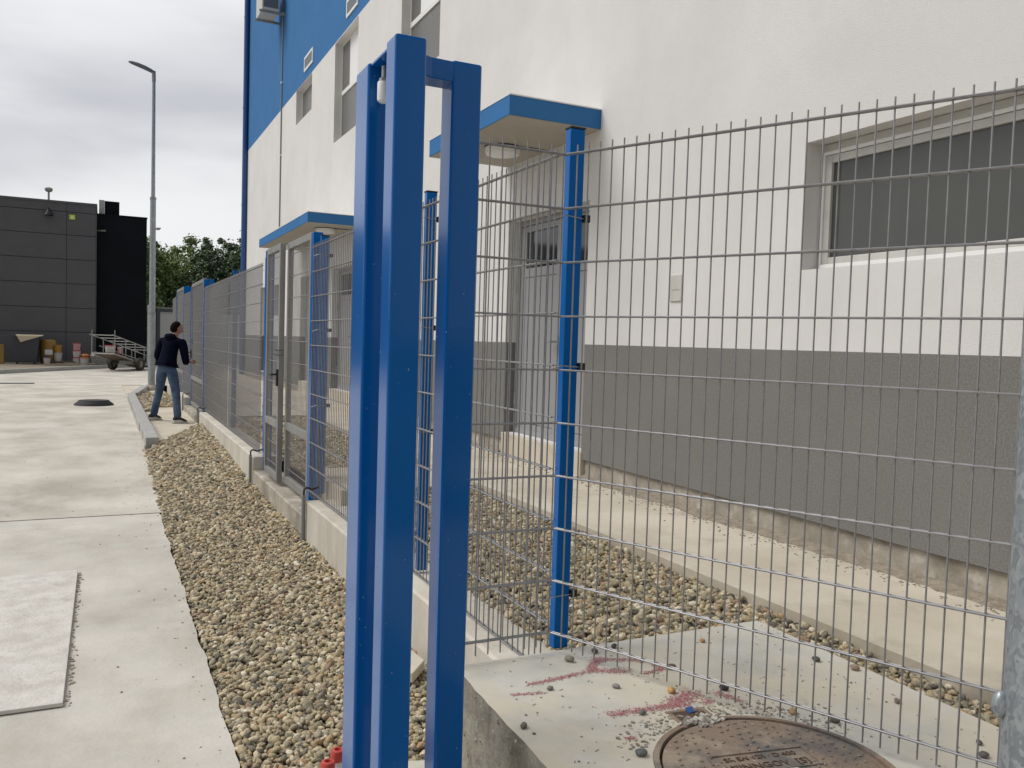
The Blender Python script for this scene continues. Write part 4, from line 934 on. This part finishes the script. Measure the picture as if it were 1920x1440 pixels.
bucket(-1.96, 38.1, GZ, .135, .30, 'pale', 'navy', 'white bucket with dark blue lid in front of the ochre drum')
bucket(-.92, 38.5, GZ, .15, .29, 'pale', 'redlid', 'lowest white bucket of the stack with pink red lids', 'pale')
bucket(-.92, 38.5, GZ + .30, .15, .27, 'pale', 'redlid', 'middle bucket of the stack with pink red lids', 'pale')
bucket(-.92, 38.5, GZ + .58, .145, .29, 'pink', 'redlid', 'top bucket of the stack with pink red lids')
bucket(-.62, 38.35, GZ, .19, .30, 'pale', 'orange', 'wide white tub carrying an orange lid')
b = MB(); b.lathe((-.61, 38.35, GZ + .335), [(.13, 0), (.155, .05), (.11, .10), (.02, .11)], 18); tag(b.build('orange_tub', 'orange', smooth=True), 'upturned orange tub lying on the wide white tub', 'tub')
T = thing('grey_crate', (-.1, 38.4, GZ), 'low grey rubble crate with a white bag on top near the trailer', 'crate')
b = MB(); b.add([(-.36, 38.1, GZ), (.16, 38.1, GZ), (.16, 38.8, GZ), (-.36, 38.8, GZ), (-.42, 38.05, GZ + .36), (.22, 38.05, GZ + .36), (.22, 38.85, GZ + .36), (-.42, 38.85, GZ + .36)],
             [(0, 3, 2, 1), (4, 5, 6, 7), (0, 1, 5, 4), (1, 2, 6, 5), (2, 3, 7, 6), (3, 0, 4, 7)]); b.build('body', 'greybox', T, bevel=.015)
lump('white_bag', (-.22, 38.4, GZ + .38), .2, .25, .16, 'pale', 'crumpled white bag on the grey crate', 'bag', 9)
for k, (x, y, a) in enumerate(((-1.9, 37.3, .1), (-1.75, 37.0, .15), (-1.1, 37.6, -.05))):
    b = MB(); b.obox((x + .3, y, GZ + .02 + .03 * k), (math.cos(a), math.sin(a), 0), (-math.sin(a), math.cos(a), 0), (0, 0, 1), .55, .07, .018)
    tag(b.build('plank', 'palewood'), ('long pale plank nearest the far kerb', 'pale plank lying behind the nearest one', 'short pale plank beside the stacked buckets')[k], 'plank')
b = MB(); b.box(-3.62, -3.42, 38.0, 38.2, GZ, GZ + .75); tag(b.build('wooden_post', 'ochre', bevel=.01), 'ochre wooden post end at the left picture edge', 'post')

# trailer
T = thing('trailer', (.85, 36.1, .12), 'small tilted flatbed trailer with scaffold railings in front of the black annex', 'trailer')
d = Vector((.53, .85, 0)).normalized(); r_ = Vector((d.y, -d.x, 0)); c0 = Vector((.03, 34.85, 0)); zl = lambda t: .80 - .60 * t / 2.9
def tp(t, s, dz=0): p = c0 + d * t + r_ * s; return Vector((p.x, p.y, zl(t) + dz))
for k in range(6):
    b = MB(); s0 = -.45 + k * .15; s1 = s0 + .142
    b.add([tp(0, s0), tp(2.9, s0), tp(2.9, s1), tp(0, s1), tp(0, s0, .03), tp(2.9, s0, .03), tp(2.9, s1, .03), tp(0, s1, .03)], [(0, 1, 2, 3), (4, 7, 6, 5), (0, 4, 5, 1), (1, 5, 6, 2), (2, 6, 7, 3), (3, 7, 4, 0)]); b.build('deck_board', 'wood', T)
b = MB(); b.tube(tp(0, -.45, -.02), tp(2.9, -.45, -.02), .025, 8); b.tube(tp(0, .45, -.02), tp(2.9, .45, -.02), .025, 8); b.tube(tp(0, -.45, -.02), tp(0, .45, -.02), .025, 8); b.build('chassis', 'steel', T)
wc = Vector((.85, 36.1, .37)); b = MB(); b.tube(wc - r_ * .5, wc + r_ * .5, .03, 8); b.box(.6, 1.1, 35.95, 36.25, .36, .5); b.build('axle', 'steel', T)
for s in (-1, 1):
    c = wc + r_ * .56 * s; b = MB(); prof = [(.14, -.08), (.23, -.085), (.25, -.05), (.25, .05), (.23, .085), (.14, .08)]
    vs = []; nn = 24; up = Vector((0, 0, 1))
    for rr, h in prof: vs += [c + r_ * h + (d * math.cos(2 * math.pi * i / nn) + up * math.sin(2 * math.pi * i / nn)) * rr for i in range(nn)]
    fs = [(j * nn + i, j * nn + (i + 1) % nn, ((j + 1) % 6) * nn + (i + 1) % nn, ((j + 1) % 6) * nn + i) for j in range(6) for i in range(nn)]
    b.add(vs, fs); wh = b.build('wheel', 'tyre', T, True)
    b = MB(); b.tube(c - r_ * .05, c + r_ * .05, .142, 20); b.tube(c - r_ * .075, c + r_ * .075, .05, 12); b.build('rim', 'rim', wh)
for s in (-1, 1):
    b = MB(); b.tube(tp(-.12, .45 * s, .66), tp(3.2, .45 * s, .66), .02, 8); b.tube(tp(.5, .45 * s, .36), tp(3.1, .45 * s, .36), .016, 8); b.build('top_rail', 'steel', T)
    for t in (.02, .75, 1.4, 2.05, 2.7):
        b = MB(); b.tube(tp(t, .45 * s, 0), tp(t, .45 * s, .66 if t > .1 else .86), .018, 8); b.build('upright', 'steel', T)
for t in (0, .55, 1.1, 1.65, 2.2, 2.75):
    b = MB(); b.tube(tp(t, -.45, .665), tp(t, .45, .665), .016, 8); b.build('cross_bar', 'steel', T)
bucket(.28, 35.2, .79, .19, .30, 'pale', 'redlid', 'white bucket with red lid standing on the raised end of the trailer', group=None)
bucket(.60, 35.25, .78, .08, .25, 'pink', 'pale', 'small pale can beside the bucket on the trailer', group=None)

# rubber manhole riser on the road and a bar
T = thing('manhole_riser', (-.14, 19.0, .12), 'raised black rubber manhole lid standing on the road', 'manhole lid')
b = MB(); b.lathe((-.14, 19.0, .115), [(.37, 0), (.36, .03), (.29, .085), (.285, .09)], 40); b.build('cone', 'rubber', T, True)
b = MB(); b.lathe((-.14, 19.0, .205), [(.285, 0), (.28, .012), (.02, .014)], 40); b.build('lid', 'rubber', T, True)
b = MB(); b.obox((-2.5, 26.35, .135), (.99, .12, 0), (-.12, .99, 0), (0, 0, 1), .85, .03, .012); tag(b.build('metal_bar', 'acgrey'), 'thin dark metal bar lying on the road at the left edge', 'bar')

# small bottles by the left blue post
for i, (x, y, m_, t) in enumerate(((.705, 2.80, 'bottle', 'grey spray bottle with a red cap at the bottom edge by the left blue post'), (.757, 2.87, 'white', 'white bottle with a red cap half hidden behind the left blue post'))):
    T = thing('bottle', (x, y, .0), t, 'bottle')
    b = MB(); b.lathe((x, y, .0), [(.024, 0), (.026, .005), (.026, .10), (.018, .128), (.018, .134)], 24); b.build('body', m_, T, True)
    b = MB(); b.lathe((x, y, .134), [(.025, 0), (.0255, .028), (.022, .037), (.011, .039), (.010, .030), (.002, .030)], 24); b.build('cap', 'redcap', T, True)

# small cabin and navy post
T = thing('cabin', (4.0, 47, 0), 'small white site cabin with grey frame beyond the fence', 'cabin')
b = MB(); b.box(2.55, 6.5, 46.03, 49, .0, Z(1.05)); b.build('wall', 'white', T)
b = MB(); b.box(2.45, 2.62, 45.98, 49.02, .0, Z(1.05)); b.build('corner_post', 'acgrey', T)
b = MB(); b.box(2.45, 6.6, 45.96, 49.04, Z(1.05), Z(1.22)); b.build('roof_frame', 'acgrey', T); b = MB(); b.box(2.43, 6.62, 45.94, 49.06, Z(1.22), Z(1.27)); b.build('roof_edge', 'offwhite', T)
b = MB(); b.box(3.9, 4.1, 45.99, 46.02, Z(.2), Z(.8)); b.build('window', 'white', T)
b = MB(); b.lathe((2.72, 33.5, .1), [(.07, 0), (.07, 1.75), (.10, 1.8), (.10, 2.0), (.03, 2.02)], 14); tag(b.build('standpipe', 'navy', smooth=True), 'dark blue capped standpipe beyond the man', 'standpipe')

# ------------------------------------------------------------------ person
def skin(name, pts, edges, rad, m_, parent, root=0, sub=2):
    me = bpy.data.meshes.new(name); me.from_pydata([tuple(Vector(p)) for p in pts], edges, [])
    o = bpy.data.objects.new(name, me); sc.collection.objects.link(o)
    sk = o.modifiers.new('skin', 'SKIN'); sk.branch_smoothing = .7; sk.use_smooth_shade = True
    for i, r in enumerate(rad):
        v = me.skin_vertices[0].data[i]; v.radius = r if isinstance(r, tuple) else (r, r); v.use_root = (i == root)
    ss = o.modifiers.new('sub', 'SUBSURF'); ss.levels = sub; ss.render_levels = sub
    me.materials.append(MT[m_])
    dg = bpy.context.evaluated_depsgraph_get(); m2 = bpy.data.meshes.new_from_object(o.evaluated_get(dg)); bpy.data.objects.remove(o)
    m2.name = name; m2.materials.clear(); m2.materials.append(MT[m_]); m2.polygons.foreach_set('use_smooth', [True] * len(m2.polygons))
    o = bpy.data.objects.new(name, m2); sc.collection.objects.link(o)
    if parent: o.parent = parent
    return o
PZ = .115
P = thing('person', (0, 0, 0), 'man in a black hoodie and blue jeans, seen from behind, reaching to the mesh gate', 'person')
# local frame: f faces the gate and away, r_ to his right
f = Vector((.62, .785, 0)).normalized(); rt = Vector((f.y, -f.x, 0)); O = Vector((.985, 15.35, PZ))
def q(r, fo, z): return O + rt * r + f * fo + Vector((0, 0, z))
H = {}
# joints
hipL, hipR = q(-.085, 0, .90), q(.085, .0, .90)
ankL, ankR = Vector((.80, 15.72, PZ + .09)), Vector((1.15, 15.12, PZ + .09))
kneL = (hipL + ankL) / 2 + f * .05 + Vector((0, 0, .02)); kneR = (hipR + ankR) / 2 + f * .04 + Vector((0, 0, .02))
pel = q(0, 0, .96); wai = q(.005, .02, 1.08); che = q(.015, .07, 1.26); upc = q(.02, .12, 1.39); nec = q(.03, .16, 1.47); hed = q(.045, .215, 1.585)
shL, shR = q(-.165, .10, 1.385), q(.20, .13, 1.375)
elL = q(-.215, .03, 1.10); wrL = q(-.18, .16, .95); haL = q(-.16, .20, .90)
haR0 = Vector((1.32, 15.40, PZ + 1.03)); elR = q(.262, .15, 1.015); wrR = haR0 - (haR0 - elR).normalized() * .07
body = skin('body', [pel, wai, che, upc, nec, hed + Vector((0, 0, -.05)), hipL, kneL, ankL, ankL + f * .1 + Vector((0, 0, -.05)), hipR, kneR, ankR, ankR + f * .1 + Vector((0, 0, -.05)),
              shL, elL, wrL, haL, shR, elR, wrR, haR0],
     [(0, 1), (1, 2), (2, 3), (3, 4), (4, 5), (0, 6), (6, 7), (7, 8), (8, 9), (0, 10), (10, 11), (11, 12), (12, 13), (3, 14), (14, 15), (15, 16), (16, 17), (3, 18), (18, 19), (19, 20), (20, 21)],
     [.06, .07, .10, .08, .05, .06, .055, .045, .035, .03, .055, .045, .035, .03, .05, .036, .025, .03, .05, .036, .026, .030], 'skin', P)
def ell(name, c, ax, sx, sy, sz, m_, parent, ns=0, cut=None):
    bm = bmesh.new(); bmesh.ops.create_icosphere(bm, subdivisions=3, radius=1); u = Vector(ax).normalized(); s_ = Vector((u.y, -u.x, 0)); up = s_.cross(u); 
    for v in list(bm.verts):
        p = v.co.copy(); k = 1 + ns * noise.noise(p * 3)
        if cut: k *= cut(p)
        v.co = Vector(c) + s_ * p.x * sx * k + u * p.y * sy * k + up * p.z * sz * k
    me = bpy.data.meshes.new(name); bm.to_mesh(me); bm.free(); me.materials.append(MT[m_]); me.polygons.foreach_set('use_smooth', [True] * len(me.polygons))
    o = bpy.data.objects.new(name, me); sc.collection.objects.link(o); o.parent = parent; return o
hf = (f * .8 + rt * .55 + Vector((0, 0, -.30))).normalized()          # head turned right and down
hs = Vector((hf.y, -hf.x, 0)).normalized()
head = ell('head', hed, hf, .074, .092, .112, 'skin', P)
ell('nose', hed + hf * .092 + Vector((0, 0, -.01)), hf, .012, .022, .02, 'skin', head)
for s in (-1, 1):
    ell('ear', hed + hs * .074 * s + hf * -.004 + Vector((0, 0, -.008)), hf, .010, .022, .032, 'skin', head)
    ell('eye', hed + hf * .080 + hs * .028 * s + Vector((0, 0, .014)), hf, .011, .008, .008, 'white', head)
ell('mouth', hed + hf * .083 + Vector((0, 0, -.05)), hf, .024, .008, .007, 'redlid', head)
ell('hair', hed + Vector((0, 0, .004)) - hf * .024, hf, .080, .096, .118, 'hair', P, .05, lambda p: .70 if (p.y > .28 and p.z < .30) else (.90 if p.z < -.7 else 1))
jl = lambda a, b_, t: a + (b_ - a) * t
skin('jeans', [pel, q(0, 0, 1.0), hipL, jl(hipL, kneL, .5), kneL, jl(kneL, ankL, .55), ankL + Vector((0, 0, -.03)), hipR, jl(hipR, kneR, .5), kneR, jl(kneR, ankR, .55), ankR + Vector((0, 0, -.03))],
     [(0, 1), (0, 2), (2, 3), (3, 4), (4, 5), (5, 6), (0, 7), (7, 8), (8, 9), (9, 10), (10, 11)],
     [.135, .135, .105, .088, .070, .064, .066, .105, .090, .072, .066, .068], 'jeans', P, 0)
skin('hoodie', [q(0, .0, .93), q(0, .005, .99), wai, che, upc, q(.025, .11, 1.44), shL, jl(shL, elL, .5), elL, jl(elL, wrL, .5), wrL, shR, jl(shR, elR, .5), elR, jl(elR, wrR, .5), wrR],
     [(0, 1), (1, 2), (2, 3), (3, 4), (4, 5), (4, 6), (6, 7), (7, 8), (8, 9), (9, 10), (4, 11), (11, 12), (12, 13), (13, 14), (14, 15)],
     [(.158, .142), (.156, .14), (.155, .135), (.165, .140), (.120, .11), .07, .085, .068, .058, .050, .042, .088, .074, .064, .055, .045], 'hoodie', P, 2)
ell('hood', q(.022, .055, 1.445), f, .105, .072, .055, 'hoodie', P, .15)
# hands with separate fingers
def hand(wr, dr, side, name='hand'):
    dr = dr.normalized(); lat = dr.cross(Vector((0, 0, 1))).normalized(); up = lat.cross(dr)
    pts = [wr, wr + dr * .045, wr + dr * .085]; ed = [(0, 1), (1, 2)]; ra = [.022, .030, .028]
    for k, (o_, ln) in enumerate(((-.026, .06), (-.009, .07), (.009, .066), (.025, .052))):
        i = len(pts); b0 = wr + dr * .085 + up * o_
        pts += [b0 + dr * .015, b0 + dr * (.015 + ln * .5) + lat * side * .012, b0 + dr * (.015 + ln * .75) + lat * side * .035]; ra += [.0095, .009, .0075]; ed += [(2, i), (i, i + 1), (i + 1, i + 2)]
    i = len(pts); pts += [wr + dr * .035 + up * .03, wr + dr * .065 + up * .052 + lat * side * .02]; ra += [.011, .009]; ed += [(1, i), (i, i + 1)]
    return skin(name, pts, ed, ra, 'skin', P, 1, 1)
hand(wrR, Vector((1, .25, .05)), 1); hand(wrL, Vector((.25, .3, -1)), 1)
for a, t in ((ankL, -.5), (ankR, .1)):
    fd = (f * .85 + rt * .5).normalized() if t > 0 else (f * .95 - rt * .1 + rt * .35).normalized(); sd_ = Vector((fd.y, -fd.x, 0)); g0 = Vector((a.x, a.y, PZ))
    b = MB(); outl = [(-.045, -.085), (-.05, .02), (-.052, .11), (-.035, .175), (0, .19), (.035, .175), (.048, .10), (.042, .02), (.04, -.085), (0, -.105)]
    for z0, z1, m_, nm, kx in ((0, .022, 'sole', 'shoe_sole', 1.0), (.022, .075, 'shoe', 'shoe', .93)):
        b = MB(); n_ = len(outl); vs = []
        for z in (z0, z1):
            for x, y in outl:
                hh = z if z == z0 else (z1 + (.03 if y < .03 else 0) - (.022 if y > .12 else 0)); k2 = kx * (.82 if (z == z1 and nm == 'shoe') else 1)
                vs.append(g0 + sd_ * x * k2 + fd * y * (k2 if nm == 'shoe' else 1) + Vector((0, 0, hh)))
        b.add(vs, [tuple(range(n_ - 1, -1, -1)), tuple(range(n_, 2 * n_))] + [(i, (i + 1) % n_, n_ + (i + 1) % n_, n_ + i) for i in range(n_)]); b.build(nm, m_, P, True, bevel=.006)

# ------------------------------------------------------------------ trees
def tree(x, y, h, rx, rz, leaf_, label, seed, nl=5200, ls=.20, zc=None):
    rr = random.Random(seed); T = thing('tree', (x, y, 0), label, 'tree', 'trees beyond the fence')
    b = MB(); b.tube((x, y, -.3), (x + rr.uniform(-.2, .2), y, h * .5), .22, 10, .12); top = Vector((x, y, h * .35))
    for i in range(9):
        a = rr.uniform(0, 6.28); e = Vector((x + math.cos(a) * rx * .7, y + math.sin(a) * rx * .7, h * rr.uniform(.55, .9))); mid = top.lerp(e, .5) + Vector((0, 0, .3)); b.tube(top, mid, .08, 6, .05); b.tube(mid, e, .05, 5, .015)
    b.build('trunk', 'bark', T, True)
    vs = []; fs = []; cl = []
    zc = zc or h - rz
    for i in range(230):
        while True:
            p = Vector((rr.uniform(-1, 1), rr.uniform(-1, 1), rr.uniform(-1, 1)))
            if .25 < p.length < 1: break
        cl.append((Vector((x + p.x * rx, y + p.y * rx, zc + p.z * rz)), rr.uniform(.35, 1.0) * rx * .20))
    for i in range(10):
        a = rr.uniform(0, 6.28); k = rr.uniform(.1, .8); cl.append((Vector((x + math.cos(a) * rx * k, y + math.sin(a) * rx * k, zc + rz * (1.06 - k * k * .55) + rr.uniform(0, .25))), rx * .10))
    for i in range(nl):
        c, r = cl[rr.randrange(len(cl))]; v = Vector((rr.gauss(0, 1), rr.gauss(0, 1), rr.gauss(0, 1))).normalized(); p = c + v * r * abs(rr.gauss(0, .85)) ; p.z += 0
        if p.z < .2: continue
        n_ = (v + Vector((rr.gauss(0, .6), rr.gauss(0, .6), rr.gauss(0, .6) + .3))).normalized(); u = n_.orthogonal().normalized(); w2 = n_.cross(u); s = ls * rr.uniform(.5, 1.25); th_ = rr.uniform(0, 3.14)
        u2 = u * math.cos(th_) + w2 * math.sin(th_); w3 = n_.cross(u2); o = len(vs)
        vs += [p - u2 * s, p + w3 * s * .45 - u2 * s * .1, p + u2 * s, p - w3 * s * .5]; fs.append((o, o + 1, o + 2, o + 3))
    b = MB(); b.add(vs, fs); b.build('crown', leaf_, T)
TR = [(2.3, 57, 7.0, 2.4, 3.2, 'leaf_light', 'light green tree directly right of the lamp post'), (5.0, 60, 7.35, 2.6, 3.6, 'leaf_light', 'light green tree with sprigs rising in the middle of the row'),
      (3.6, 63, 7.2, 2.4, 3.3, 'leaf_light', 'pale green tree behind the gap right of the lamp post'), (6.6, 57, 7.3, 2.4, 3.6, 'leaf_dark', 'dark green tree in the centre of the row'),
      (8.4, 55, 7.3, 2.6, 3.7, 'leaf_dark', 'dark green tree next to the blue drainpipe'), (10.6, 57, 7.8, 2.6, 3.9, 'leaf_dark', 'dark green tree partly hidden by the building corner'),
      (4.6, 54, 3.9, 2.0, 1.9, 'leaf_dark', 'low dark bush above the site cabin'), (7.4, 53, 4.6, 2.1, 2.2, 'leaf_dark', 'low dark bush under the dark trees'), (1.9, 52, 3.6, 1.5, 1.7, 'leaf_light', 'low green bush between black annex and lamp post')]
for i, t in enumerate(TR): tree(*t, 50 + i, nl=22000 if t[2] > 5 else 9000, ls=.125)
# far tree belt to the horizon
b = MB(); rr = random.Random(9)
for i in range(9000):
    a = rr.uniform(-1.25, 1.9); rd = rr.uniform(130, 165); p = Vector((math.sin(a) * rd, math.cos(a) * rd, abs(rr.gauss(0, 3.6)) * (.8 + .5 * noise.noise(Vector((a * 20, 0, 0))))))
    s = rr.uniform(1.0, 2.4); u = Vector((math.cos(a), -math.sin(a), rr.uniform(-.5, .5))); b.add([p - u * s, p + Vector((0, 0, s * .8)), p + u * s, p - Vector((0, 0, s * .7))], [(0, 1, 2, 3)])
tag(b.build('tree_belt', 'leaf_dark'), 'distant belt of trees closing the horizon', kind='stuff')
